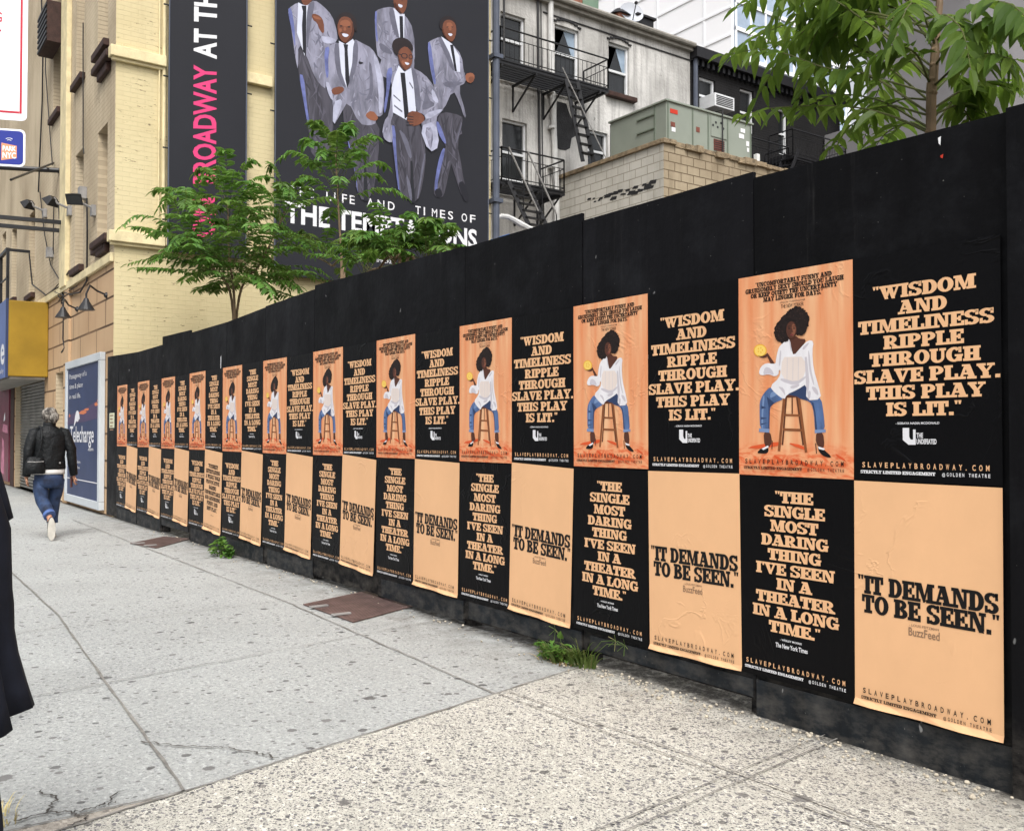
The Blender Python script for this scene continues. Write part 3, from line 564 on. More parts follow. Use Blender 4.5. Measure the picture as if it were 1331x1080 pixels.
art([(130, 490), (150, 497), (172, 488), (182, 478), (187, 488), (178, 502), (155, 505)], 'p_skin', 1)
art([(228, 525), (212, 534), (176, 528), (150, 545), (138, 575), (150, 590), (186, 582), (222, 596), (240, 575)], 'p_shirt', 1); art([(170, 545), (200, 556), (216, 590), (186, 580), (158, 586)], 'p_shirt_shade', 1)
art([(280, 398), (322, 398), (334, 412), (372, 414), (352, 450), (308, 498), (292, 455), (286, 425)], 'p_skin', 1)
art([(282, 412), (262, 428), (238, 450), (228, 485), (220, 530), (228, 570), (246, 560), (240, 600), (192, 642), (215, 672), (262, 708), (274, 682), (330, 656), (372, 628), (366, 710), (442, 704), (428, 640), (404, 560), (398, 470), (406, 425), (380, 418), (345, 452), (308, 496), (298, 460), (292, 420)], 'p_shirt', 1)
art([(252, 500), (300, 500), (362, 498), (366, 590), (320, 622), (246, 602)], 'p_bodice', 1); art([(362, 500), (372, 500), (384, 620), (376, 690), (368, 640)], 'p_shirt_shade', 0); art([(246, 600), (320, 622), (366, 590), (366, 604), (318, 640), (244, 616)], 'p_shirt_shade', 1)
for P in ([(242, 470), (250, 468), (244, 540), (236, 545)], [(378, 470), (384, 470), (392, 560), (410, 640), (400, 630), (382, 560)], [(230, 640), (262, 650), (268, 690), (256, 670)], [(290, 640), (340, 628), (330, 645), (296, 655)], [(392, 640), (420, 650), (430, 690), (405, 670)], [(380, 660), (392, 668), (386, 704), (374, 700)], [(286, 420), (292, 424), (300, 470), (296, 478)], [(350, 455), (380, 430), (384, 436), (355, 470)]): art(P, 'p_shirt_shade', 1)
for x in (278, 306, 332): bar((x, 505), (x - 2, 612), 1, 'p_shirt_shade')
hp = []
for (cx, cy, rx, ry) in ((325, 325, 57, 66), (256, 376, 40, 54), (284, 330, 40, 40)): art(ell(cx, cy, rx, ry, 60, .05, rn), 'p_hair', 0)
for _ in range(70):
    a_ = rn.uniform(0, 6.28); cx, cy, rx, ry = rn.choice(((325, 325, 56, 65), (325, 325, 56, 65), (256, 376, 39, 53))); px_, py_ = cx + rx * math.cos(a_), cy + ry * math.sin(a_)
    if py_ > 395 and px_ > 285: continue
    art(ell(px_, py_, rn.uniform(3, 7), rn.uniform(3, 7), 9, .25, rn), 'p_hair', 0)
for _ in range(60):
    a_ = rn.uniform(0, 6.28); r_ = rn.random() ** .5 * .85; cx, cy, rx, ry = rn.choice(((325, 322, 56, 62), (256, 376, 38, 50))); art(ell(cx + rx * r_ * math.cos(a_), cy + ry * r_ * math.sin(a_), rn.uniform(1.5, 4), rn.uniform(1.5, 4), 6, .3, rn), 'p_hair_lit', 0)
art(ell(268, 345, 28, 30, 24, .05, rn), 'p_hair', 0); art(ell(345, 360, 30, 36, 24, .05, rn), 'p_hair', 0)
art(ell(300, 370, 25, 42), 'p_skin', 0); art([(304, 338), (318, 345), (322, 370), (314, 395), (304, 402), (300, 380)], 'p_skin_lit', 1)
for x in (289, 313): art(ell(x, 362, 6, 3, 8), 'p_hair', 0); bar((x - 7, 353), (x + 7, 351), 1.5, 'p_hair')
art([(298, 362), (304, 362), (308, 381), (296, 381)], 'p_skin', 0); art(ell(302, 393, 9, 4, 10), 'p_lip', 0)
q.build('printed_portrait', t)
quote(t, ['"UNCOMFORTABLY FUNNY AND', 'GRUESOMELY SEXY SHOULD YOU LAUGH', 'OR KEEP QUIET? THE UNCERTAINTY', 'MAY LINGER FOR DAYS."'], .048, .0262, .0205, M['ink_black'], .86 * PW / (slab_w('GRUESOMELY SEXY SHOULD YOU LAUGH') * .0205), dx=0)
small(t, 'VINSON CUNNINGHAM', M['ink_grey'], .5, .152, .22, .009, 'credit_line', .01); small(t, 'THE NEW YORKER', M['ink_black'], .5, .172, .2, .018, 'magazine_name', 0); footer(t, M['ink_black'], M['ink_black'])

ORD = ['', 'second', 'third', 'fourth', 'fifth', 'sixth', 'seventh', 'eighth', 'ninth', 'tenth', 'farthest']
def copy_tree(o):
    c = o.copy(); COL.objects.link(c)
    for ch in [x for x in o.children]: k = ch.copy(); COL.objects.link(k); k.parent = c
    return c
TOP = ['portrait' if c % 2 else ('wisdom' if c <= 10 else 'single') for c in range(22)]
BOT = ['demands' if c % 2 == 0 else ('single' if c <= 11 else 'wisdom') for c in range(22)]; BOT[14] = 'funniest'
DESC = {'wisdom': 'black poster quoting {}', 'single': 'black poster quoting {}', 'demands': 'peach poster reading IT DEMANDS TO BE SEEN', 'portrait': 'orange poster of a woman on a stool', 'funniest': 'peach poster packed with nine lines of black lettering'}
GRP = {'wisdom': 'black quote posters on the fence', 'single': 'black quote posters on the fence', 'demands': 'peach IT DEMANDS posters', 'portrait': 'orange portrait posters', 'funniest': None}
used = set(); rn = random.Random(12)
for row, kinds in (('upper', TOP), ('lower', BOT)):
    seen = {}; tot = {k: kinds.count(k) for k in kinds}
    for c, k in enumerate(kinds):
        if k in used: o = copy_tree(PROTO[k])
        else: o = PROTO[k]; used.add(k)
        i = seen.get(k, 0); seen[k] = i + 1
        xr_ = -c * PW; tilt = rn.uniform(-.25, .25); y = -.0085; dz = rn.uniform(-.004, .004); zt = (1.1 + PH if row == 'upper' else 1.1) + dz
        if k == 'portrait': y = -.0105; zt += .004
        if k == 'demands' or k == 'funniest':
            y = -.0105; tilt = {0: .2, 2: -.6, 4: 2.0, 6: 1.4, 8: 3.2, 10: 2.8, 12: 3.0, 14: 3.4, 16: 3.4, 18: 3.6, 20: 4.2}[c]
        if row == 'lower' and k in ('single', 'wisdom') and c > 2: tilt += .8 if c > 8 else .3
        o.location = (xr_ - PW / 2, y, zt); o.rotation_euler = (0, R(tilt), 0)
        d = DESC[k].format('WISDOM AND TIMELINESS' if k == 'wisdom' else 'THE SINGLE MOST DARING')
        n = tot[k]
        if n == 1: lab = d + f', in the {row} row'
        else: lab = d + ', ' + ('nearest' if i == 0 else ('farthest' if i == n - 1 else f'{ORD[i]} from the right')) + f' in the {row} row'
        o['label'] = lab
        if GRP[k]: o['group'] = GRP[k]

# ------------------------------------------------------------------ walls with real openings
def wall(mb, fn, a0, a1, z0, z1, holes, m, depth, reveal=None, zsplit=None, m2=None):
    """front sheet on a grid round the openings, with reveals going back; fn(a, z, d) -> point, d = depth behind the face"""
    A = sorted({a0, a1, *[h[0] for h in holes], *[h[1] for h in holes]}); Z = sorted({z0, z1, *[h[2] for h in holes], *[h[3] for h in holes], *([zsplit] if zsplit else [])})
    for i in range(len(A) - 1):
        for j in range(len(Z) - 1):
            a, b, c, d = A[i], A[i + 1], Z[j], Z[j + 1]; ca, cz = (a + b) / 2, (c + d) / 2
            if any(h[0] < ca < h[1] and h[2] < cz < h[3] for h in holes): continue
            mb.add([fn(a, c, 0), fn(b, c, 0), fn(b, d, 0), fn(a, d, 0)], [(0, 1, 2, 3)], m2 if (zsplit and cz < zsplit) else m)
    for a, b, c, d in holes:
        v = [fn(a, c, 0), fn(b, c, 0), fn(b, d, 0), fn(a, d, 0), fn(a, c, depth), fn(b, c, depth), fn(b, d, depth), fn(a, d, depth)]
        mb.add(v, [(0, 4, 5, 1), (1, 5, 6, 2), (2, 6, 7, 3), (3, 7, 4, 0)], reveal or m)

XW = -13.753
bld = thing('corner_building', 'tall cream painted brick building beyond the end of the fence, carrying the two banners', 'building', (XW, 0, 0))
def hole(xl, xr, yt, yb): a, b = onY(xl, 300).x, onY(xr, 300).x; return (a, b, onY(xr, yb).z if yb is not None else 0, onY(xr, yt).z if yt is not None else 0)
H = {}
for n, (xl, xr, yb, top) in {'A1': (125, 138, 55, 3.2), 'A2': (97.2, 107.4, 98, 3.2), 'A3': (67.6, 77.5, 142, 2.6), 'B1': (126.5, 139, 313, None), 'B2': (97.5, 108, 343, None), 'B3': (38, 45.5, 379, None), 'B4': (15.5, 22, 385, None), 'B5': (3, 8, 395, None)}.items():
    a, b = onY(xl, 300).x, onY(xr, 300).x; zb = onY(xr, yb).z
    zt = {'B1': onY(139, 160).z, 'B2': onY(108, 192).z, 'B3': onY(45.5, 272).z, 'B4': onY(22, 292).z, 'B5': onY(8, 300).z}.get(n) or zb + top
    H[n] = (a, b, zb, zt)
for n, s in (('C1', 'A1'), ('C2', 'A2'), ('C3', 'A3')): h = H[s]; H[n] = (h[0], h[1], h[3] + 1.2, h[3] + 4.0)
sh = (onY(58, 500).x - 4.0, onY(58, 500).x, 0.0, 2.45); niche = (onY(72.5, 500).x, onY(83, 500).x, .02, onY(83, 482).z)
H['shutter'] = sh; H['niche'] = niche
# back faces are simple: the facade sheet, the side wall sheet, the roof and the two hidden walls
fy = lambda a, z, d: (a, d, z)
q = MB(); wall(q, fy, -42, XW, -.1, 19, list(H.values()), M['face_brick'], .32, zsplit=4.05, m2=M['peach_stone']); q.build('facade', bld)
q = MB(); q.add([(XW, 0, -.1), (XW, 7.1, -.1), (XW, 7.1, 19), (XW, 0, 19)], [(0, 1, 2, 3)], M['side_brick']); q.build('side_wall', bld)
q = MB(); q.add([(XW, 7.1, -.1), (-42, 7.1, -.1), (-42, 7.1, 19), (XW, 7.1, 19)], [(0, 1, 2, 3)], M['face_brick']); q.add([(-42, 0, 19), (XW, 0, 19), (XW, 7.1, 19), (-42, 7.1, 19)], [(0, 1, 2, 3)], M['coping']); q.build('rear_wall', bld)
def window(h, glass, sill=True, mid=True):
    a, b, z0, z1 = h; q = MB(); f = .05
    q.box((a, .24, z0), (a + f, .31, z1), M['sill']); q.box((b - f, .24, z0), (b, .31, z1), M['sill']); q.box((a + f, .24, z1 - f), (b - f, .31, z1), M['sill']); q.box((a + f, .24, z0), (b - f, .31, z0 + f), M['sill'])
    if mid: q.box((a + f, .25, (z0 + z1) / 2 - .03), (b - f, .3, (z0 + z1) / 2 + .03), M['sill'])
    fr = q.build('window', bld)
    g = MB(); g.box((a + .01, .30, z0 + .01), (b - .01, .318, z1 - .01), glass); g.build('pane', fr)
    if sill: s = MB(); s.box((a - .1, -.09, z0 - .13), (b + .1, .05, z0 - .012), M['sill']); s.build('sill', fr, bevel=.015)
for n, h in H.items():
    if n in ('shutter', 'niche'): continue
    window(h, M['blank'] if n == 'B1' else M['dark_glass'])
q = MB()        # dark window-mounted louvre box on the upper left window
h = H['A3']; q.box((h[0] - .1, -.27, h[3] - 1.35), (h[1] + .05, -.004, h[3] - .55), M['sill'])
for k in range(7): q.box((h[0] - .12, -.29, h[3] - 1.32 + k * .11), (h[1] + .06, -.27, h[3] - 1.27 + k * .11), M['iron'])
tag(q.build('louvre_box', loc=(h[0], 0, h[3] - 1.5)), 'dark brown louvred box hung on the top left facade window', 'louvre')
q = MB(); a = onY(85.5, 100).x; b = onY(93, 100).x; q.box((a, -.09, 4.05), (b, -.002, 18.9), M['trim']); q.build('pilaster', bld, bevel=.01)
q = MB(); q.box((onY(86, 500).x, -.05, 0), (onY(92, 500).x, -.002, 4.05), M['peach_stone']); q.build('pilaster', bld)
q = MB(); q.box((-20.5, -.06, 3.98), (XW - .01, -.002, 4.12), M['trim']); q.build('belt_course', bld, bevel=.01)
# ledges wrap the front bay of the side wall
for z in (7.17, 4.28):
    q = MB(); q.box((XW + .002, -.1, z), (XW + .12, .745, z + .17), M['trim']); q.box((XW + .002, -.07, z - .05), (XW + .07, .745, z - .002), M['trim'])
    q.box((XW - .06, -.1, z + .002), (XW + .001, -.003, z + .168), M['trim']); q.build('ledge', bld, bevel=.012)
    q = MB(); q.box((XW - 1.15, -.14, z + .04), (XW - .062, -.003, z + .15), M['sill']); q.box((XW - 1.0, -.08, z - .1), (XW - .3, -.003, z + .037), M['sill']); q.build('bracket', bld, bevel=.02)
for a, b, c, d in ((2.06, 2.515, 7.22, 7.4), (2.06, 2.515, 4.3, 4.46), (.755, 2.055, 4.3, 4.44)): q = MB(); q.box((XW + .002, a, c), (XW + .11, b, d), M['trim']); q.build('ledge', bld, bevel=.012)
q = MB()
for y, r in ((.725, .03), (.65, .012)): q.tube([(XW + .05, y, 4.3), (XW + .05, y, 18)], r, M['trim'], 8)
q.build('downpipe', bld)
q = MB(); q.tube([(XW + .1, 7.16, 0), (XW + .1, 7.16, 18)], .075, M['slate_pipe'], 10)
for z in (3, 5.9, 8.8, 11.5): q.box((XW + .0, 7.05, z), (XW + .2, 7.27, z + .08), M['slate_pipe'])
tag(q.build('downpipe', loc=(XW + .1, 7.16, 0)), 'slate blue drainpipe up the back corner of the cream building', 'drainpipe')
q = MB()        # roller shutter slats
n = 34
for k in range(n): z = sh[2] + (sh[3] - sh[2]) * k / n; dz = (sh[3] - sh[2]) / n; q.add([(sh[0], .13, z), (sh[1], .13, z), (sh[1], .095, z + dz * .5), (sh[0], .095, z + dz * .5), (sh[1], .13, z + dz * .95), (sh[0], .13, z + dz * .95)], [(0, 1, 2, 3), (3, 2, 4, 5)], M['shutter'])
q.build('roller_shutter', bld)
q = MB(); q.box((niche[0], .27, 0), (niche[1], .31, niche[3]), mat('beige_side_door', C(182, 154, 122), var=.1)); q.build('door', bld)
q = MB(); x1 = sh[0] - .75; q.box((x1 - 7, -.05, .1), (x1, -.003, 2.46), mat('maroon_shopfront_board', C(120, 56, 74), rough=.4, var=.3, vs=1.6))
pk = mat('pink_print', C(196, 128, 150), var=.3, vs=6); rn = random.Random(4)
q.poly([(x1 - 1.3, .3), (x1 - .7, .25), (x1 - .75, 1.1), (x1 - 1.1, 1.2)], lambda a, z: (a, -.053, z), pk); q.poly([(x1 - 1.1, 1.35), (x1 - .15, 1.3), (x1 - .2, 1.5), (x1 - 1.0, 1.55)], lambda a, z: (a, -.053, z), pk); q.poly([(x1 - .9, 1.6), (x1 - .6, 1.65), (x1 - .65, 1.85), (x1 - .8, 1.75)], lambda a, z: (a, -.053, z), M['white'])
q.box((x1 + .05, -.02, 0), (x1 + .6, -.002, 2.45), M['sill']); q.build('shopfront_board', bld)

# awning box sign, yellow end, blue face with white letters
ax = -19.43; aw = thing('awning_sign', 'boxy shop awning with a yellow end and a blue lettered front above the shutter', 'awning', (ax, 0, 2.5))
q = MB(); ye = mat('mustard_awning_vinyl', C(178, 142, 44, .7), rough=.5, var=.14, vs=1.6); q.box((ax - 6.5, -.74, 2.45), (ax, -.004, 3.98), ye); q.build('box', aw, bevel=.02)
q = MB(); q.box((ax - 6.5, -.77, 2.43), (ax + .003, -.742, 4.0), mat('blue_awning_front', C(96, 116, 168), rough=.5, var=.14, vs=1.4)); q.box((ax - .03, -.78, 2.42), (ax + .008, -.735, 4.01), M['navy']); q.box((ax - 6.4, -.7, 2.4), (ax - .05, -.05, 2.448), M['gutter']); q.build('front', aw)
q = MB(); put_sans(q, 'e', M['ink_white'], lambda x, z: (x, -.776, z), ax - .75, ax - .2, 2.72, 3.3, bold=.02); put_sans(q, 'hop', M['ink_white'], lambda x, z: (x, -.776, z), ax - 2.2, ax - .85, 2.72, 3.3, bold=.02); put_sans(q, 'open daily', M['ink_white'], lambda x, z: (x, -.776, z), ax - 2.0, ax - .3, 2.53, 2.62); q.build('lettering', aw)

# framed telephone-box-size ticket poster against the facade
x0, x1 = onY(91.5, 470).x, onY(137.5, 470).x
tk = thing('ticket_poster', 'tall white-framed dusk blue Telecharge poster on the facade behind the walking woman', 'poster', ((x0 + x1) / 2, 0, .06))
q = MB(); f = .13
for a, b, c, d in ((x0, x1, .07, .2), (x0, x1, 2.47, 2.6), (x0, x0 + f, .202, 2.468), (x1 - f, x1, .202, 2.468)): q.box((a, -.09, c), (b, -.005, d), M['frame_white'])
q.build('frame', tk, bevel=.008)
q = MB(); q.box((x0 + .1, -.06, .15), (x1 - .1, -.008, 2.52), M['navy']); Ya = -.0625
fz = lambda a, z: (a, Ya, z); L = lambda u: x0 + f + (x1 - x0 - 2 * f) * u; rn = random.Random(6)
q.poly([(L(0), 1.45), (L(0), 1.62), (L(.25), 1.66), (L(.6), 1.72), (L(1), 1.86), (L(1), 1.55), (L(.6), 1.5), (L(.3), 1.48)], lambda a, z: (a, Ya + .0008, z), M['dusk'])
for u, z, w_, h_ in ((.07, 1.62, .06, .03), (.5, 1.66, .28, .03), (.62, 1.7, .18, .025), (.9, 1.77, .14, .03), (.96, 1.83, .05, .025)): q.poly(ell(L(u), z, w_, h_, 10, .35, rn), fz, M['glow'])
q.build('print', tk)
q = MB(); fz2 = lambda a, z: (a, Ya - .002, z); put_sans(q, 'Telecharge', M['ink_white'], fz2, L(.1), L(.85), 1.15, 1.42, bold=.012); put_sans(q, '.com', M['ink_white'], fz2, L(.68), L(.84), 1.01, 1.07, bold=.012)
for s, u, z in (('Passageway of a', .62, 2.28), ('time & place', .5, 2.1), ('in real life.', .44, 1.92)): put_sans(q, s, M['ink_white'], fz2, L(.06), L(u), z, z + .085)
put_sans(q, 'Tickets', M['ink_white'], fz2, L(.3), L(.45), .78, .83); put_sans(q, 'online', M['ink_white'], fz2, L(.3), L(.43), .68, .73)
q.poly(ell(L(.34), 1.6, .17, .1, 14), fz2, M['ink_white']); q.poly([(L(.22), 1.4), (L(.27), 1.62), (L(.4), 1.64), (L(.42), 1.55), (L(.31), 1.52)], lambda a, z: (a, Ya - .0024, z), M['ink_white'])
q.box((L(0), Ya - .003, .485), (L(1), Ya - .001, .5), M['ink_white']); q.build('lettering', tk)

# lights, lamps, cables, iron brackets on the facade
def flood(px, py, yaw, label):
    p = onY(px, py, -.3); t = thing('floodlight', label, 'floodlight', (p.x, 0, p.z), 'floodlights on the cream facade')
    q = MB(); c = Vector((p.x, -.3, p.z)); d = Vector((math.cos(yaw) * .7, -.35, -.62)).normalized(); s = d.cross(Vector((0, 0, 1))).normalized(); u = s.cross(d)
    v = []
    for k, (w_, h_) in ((0, (.07, .05)), (.14, (.13, .1))): v += [c + d * k + s * i * w_ + u * j * h_ for i, j in ((-1, -1), (1, -1), (1, 1), (-1, 1))]
    q.add(v, [(0, 1, 2, 3), (7, 6, 5, 4), (0, 4, 5, 1), (1, 5, 6, 2), (2, 6, 7, 3), (3, 7, 4, 0)], M['iron']); q.build('housing', t, bevel=.01)
    q = MB(); v = [c + d * .143 + s * i * .11 + u * j * .08 for i, j in ((-1, -1), (1, -1), (1, 1), (-1, 1))]; q.add(v, [(0, 1, 2, 3)], M['dark_glass']); q.build('lens', t)
    q = MB(); q.tube([c, c + Vector((0, .06, -.1)), (p.x, -.06, p.z - .16)], .022, M['grey_iron'], 6); q.box((p.x - .07, -.07, p.z - .3), (p.x + .07, -.003, p.z - .12), M['grey_iron']); q.build('arm', t)
flood(99, 255, .2, 'square black floodlight beside the tall dark facade window'); flood(70, 257, 2.4, 'square black floodlight left of the pilaster, trailing a cable'); flood(40, 262, 2.6, 'black floodlight under the slanting bar at the far left')
def goose(px0, py0, px1, py1, label):
    a = onY(px0, py0); e = onY(px1, py1, -.4); t = thing('gooseneck_lamp', label, 'lamp', (a.x, 0, a.z), 'gooseneck lamps above the ticket poster')
    q = MB(); m = Vector(((a.x + e.x) / 2, -.3, max(a.z, e.z) + .1)); q.tube([a, (a.x, -.15, a.z + .06), m, (e.x, -.4, e.z + .12), e], .016, M['iron'], 6); q.ball(a, .05, M['iron'], 8, 6); q.build('arm', t)
    q = MB(); q.loft([(e.x, -.4, e.z + .05, .03, .03), (e.x, -.4, e.z, .05, .05), (e.x, -.4, e.z - .13, .13, .13)], M['iron'], 14); q.build('lamp_shade', t)
goose(139, 384, 112, 392, 'black gooseneck lamp nearer the fence, over the ticket poster'); goose(101, 402, 82, 403, 'black gooseneck lamp nearer the yellow awning')
q = MB(); rn = random.Random(8)
def cable(pts, r=.012, y=-.03): q.tube([onY(a, b, y - rn.uniform(0, .03)) for a, b in pts], r, M['iron'], 5)
for P in ([(54, 0), (56, 60), (55, 130), (52, 200), (50, 250)], [(61, 0), (59, 90), (64, 160), (68, 215)], [(108, 30), (108, 190), (109, 200)], [(113, 258), (113.5, 300), (113, 365), (104, 380), (85, 385)],
          [(70, 268), (69, 325), (70, 330)], [(76, 262), (77, 285)], [(52, 250), (58, 305), (66, 345), (82, 372)], [(78, 300), (84, 350), (80, 395)], [(38, 330), (42, 370), (60, 384), (78, 372), (90, 352)], [(50, 392), (70, 376), (84, 360)],
          [(80, 372), (83, 395), (82, 440), (84, 452), (80, 458)], [(72, 378), (78, 388), (90, 378), (100, 372)], [(76, 392), (84, 380), (94, 384)], [(60, 385), (68, 378), (84, 385)]): cable(P, .016 if len(P) > 4 else .011)
for px, py in ((69, 329), (112, 252)): p = onY(px, py); q.box((p.x - .09, -.12, p.z - .1), (p.x + .09, -.004, p.z + .1), M['grey_iron'])
tag(q.build('cable_bundle', loc=(onY(80, 380).x, 0, onY(80, 380).z)), 'tangle of black cables running down the cream facade to the lamps', 'cables')
mk = thing('iron_bracket', 'old black iron hanging bracket and rods sticking out of the facade at the far left', 'bracket', (onY(60, 290).x, 0, onY(60, 290).z))
q = MB(); A = onY(77, 222); q.tube([A, Vector((A.x - .6, -1.9, A.z - .05))], .05, M['iron'], 8); q.build('strut', mk)
q = MB(); A = onY(70, 212); B_ = onY(14, 234, -1.2); q.tube([A, B_], .02, M['iron'], 6); q.build('tie_rod', mk)
for px, py in ((86, 290), (78, 300)): q = MB(); A = onY(px, py); q.beam(A, (A.x - .3, -1.9, A.z), .07, .07, M['iron']); q.build('beam', mk)
be = thing('fire_escape', 'grey iron fire escape frame on the cream facade above the yellow awning', 'fire escape', (-21, 0, 4.1), 'fire escapes')
q = MB(); xe = onY(41, 350, 0).x
for z in (4.2, 4.26): q.box((xe - 5, -.5, z - .025), (xe, -.02, z), M['gutter'])
q.build('platform', be)
q = MB(); zt = 5.35
for x in [xe - .03 - k * 1.1 for k in range(5)]: q.box((x - .03, -.5, 4.26), (x + .03, -.44, zt), M['iron'])
q.box((xe - 5, -.51, zt), (xe, -.44, zt + .07), M['iron']); q.box((xe - 5, -.49, 4.75), (xe, -.46, 4.78), M['iron']); q.box((xe - .05, -.44, zt), (xe, -.03, zt + .06), M['iron']); q.build('railing', be)

# ------------------------------------------------------------------ the two theatre banners on the side wall
XB = XW + .16
def bann(y0, y1, z0, z1, label):
    t = thing('theatre_banner', label, 'banner', (XB, (y0 + y1) / 2, z0)); q = MB(); q.box((XW + .13, y0, z0), (XB, y1, z1), M['b_black']); q.build('sheet', t, bevel=.01)
    q = MB()
    for y in (y0 + .01, y1 - .01):
        q = MB()
        q.tube([(XB + .008, y, z0), (XB + .008, y, z1)], .012, M['slate_pipe'], 6)
        for k in range(int((z1 - z0) / 1.15)):
            z = z0 + .5 + k * 1.15; q.tube([(XB, y, z), (XB - .0, y + (.09 if y > (y0 + y1) / 2 else -.09), z)], .014, M['iron'], 5)
        q.build('edge_rope', t)
    return t
t = bann(.76, 2.045, 4.2, 15, 'narrow dark vertical banner with pink and white lettering running upward')
q = MB(); yl, yr = onX(252.5, 150, XB).y, onX(280, 150, XB).y
def vtext(s, m, za, zb): put_sans(q, s, m, lambda a, b: (XB + .003, yr - b * (yr - yl), a - .17 * b * (yr - yl)), za, zb, 0, 1, bold=.03)
zA, zB = onX(266, 235, XB).z, onX(266, 83, XB).z; lh = (zB - zA) / 7
vtext('BROADWAY', M['pink'], zA - .02, zB); vtext('ON', M['pink'], zA - .9, zA - .25)
z1 = onX(266, 74, XB).z; z2 = onX(266, 36, XB).z; vtext('AT', M['ink_white'], z1, z2); z1 = onX(266, 27, XB).z; vtext('THE THEATRE', M['ink_white'], z1, z1 + lh * 9); q.build('lettering', t)
t = bann(2.53, 6.94, 4.0, 13, 'large dark banner of five dancing men in grey suits above white lettering')
def zl(x, y): p = onX(x, y, XB + .004); return p.y, p.z
y0, z0 = zl(372, 283.5); y1, z1 = zl(619, 316); q = MB()
hcap = zl(618, 296)[1] - zl(618, 317)[1]
put_sans(q, 'THE TEMPTATIONS', M['ink_white'], lambda a, b: (XB + .003, a, b), zl(370, 280)[0], zl(620, 316)[0], zl(596, 319)[1], zl(596, 296.5)[1], bold=.03); q.build('title_lettering', t)
hs_ = zl(616, 280)[1] - zl(616, 290)[1]; zz = zl(616, 290)[1]
for s, u0, u1 in (('THE', 378, 408), ('LIFE', 424, 461), ('AND', 477, 513), ('TIMES', 540, 589), ('OF', 600, 618)):
    a0, a1 = zl(u0, 280)[0], zl(u1, 280)[0]; q = MB()
    for i, ch in enumerate(s):
        wd_ = (a1 - a0) / (len(s) + (len(s) - 1) * .55); xx = a0 + i * wd_ * 1.55
        put_sans(q, ch, M['ink_white'], lambda a, b: (XB + .003, a, b), xx, xx + wd_ * (.25 if ch == 'I' else 1), zz, zz + hs_, bold=.008)
    q.build('tagline_lettering', t)
q = MB()
put_sans(q, 'IMPERIAL THEATRE', M['ink_white'], lambda a, b: (XB + .003, a, b), zl(490, 280)[0], zl(545, 280)[0], 4.42, 4.5)
q.build('lettering', t)
q = MB(); bl = [0]
def bp(P, m, sc, ox, oy, sm=1):
    bl[0] += 1; k = bl[0]
    P = [(ox + x / sc, oy + y / sc) for x, y in P]
    q.poly(smoothp([zl(*p) for p in P], sm), lambda a, b: (XB + .0012 + k * .00005, a, b), M[m])
    if m in ('b_suit', 'b_trouser') and sm < 9: creases(P, m)
frn = random.Random(77)
def inside(p, P):
    c = False
    for i in range(len(P)):
        (x0, y0), (x1, y1) = P[i - 1], P[i]
        if (y0 > p[1]) != (y1 > p[1]) and p[0] < (x1 - x0) * (p[1] - y0) / (y1 - y0) + x0: c = not c
    return c
def creases(P, m):          # printed cloth folds: thin tapering slivers that follow the garment
    xs = [p[0] for p in P]; ys = [p[1] for p in P]; area = (max(xs) - min(xs)) * (max(ys) - min(ys)); n = int(min(38, 8 + area / 130)); got = 0
    for _ in range(n * 6):
        if got >= n: break
        c = (frn.uniform(min(xs), max(xs)), frn.uniform(min(ys), max(ys))); a = R(90) + frn.gauss(0, .32) if m == 'b_trouser' else R(frn.choice((62, 118, 90, 35, 145))) + frn.gauss(0, .25)
        L_ = frn.uniform(3, 12) if m == 'b_suit' else frn.uniform(5, 20); d = (math.cos(a) * L_, math.sin(a) * L_); w_ = frn.uniform(.4, 1.7)
        e0 = (c[0] - d[0], c[1] - d[1]); e1 = (c[0] + d[0], c[1] + d[1]); sd = (-math.sin(a) * w_, math.cos(a) * w_)
        if not all(inside(p, P) for p in (e0, e1, c, (c[0] + sd[0] * 2, c[1] + sd[1] * 2))): continue
        got += 1; bd = frn.uniform(-2, 2); mm = ('b_fold' if frn.random() < .6 else 'b_flit') if m == 'b_suit' else ('b_tfold' if frn.random() < .5 else 'b_tlight')
        pts = [e0, (c[0] - d[0] * .4 + sd[0] + sd[0] * bd, c[1] - d[1] * .4 + sd[1] + sd[1] * bd), (c[0] + d[0] * .4 + sd[0] + sd[0] * bd, c[1] + d[1] * .4 + sd[1] + sd[1] * bd), e1, (c[0] + sd[0] * (bd - .6), c[1] + sd[1] * (bd - .6))]
        bl[0] += 1; k = bl[0]; q.poly([zl(*p) for p in pts], lambda a_, b_: (XB + .0012 + k * .00005, a_, b_), M[mm])
Z1, Z2, Z3 = (6, 350, 0), (6, 480, 0), (5.4, 480, 130)
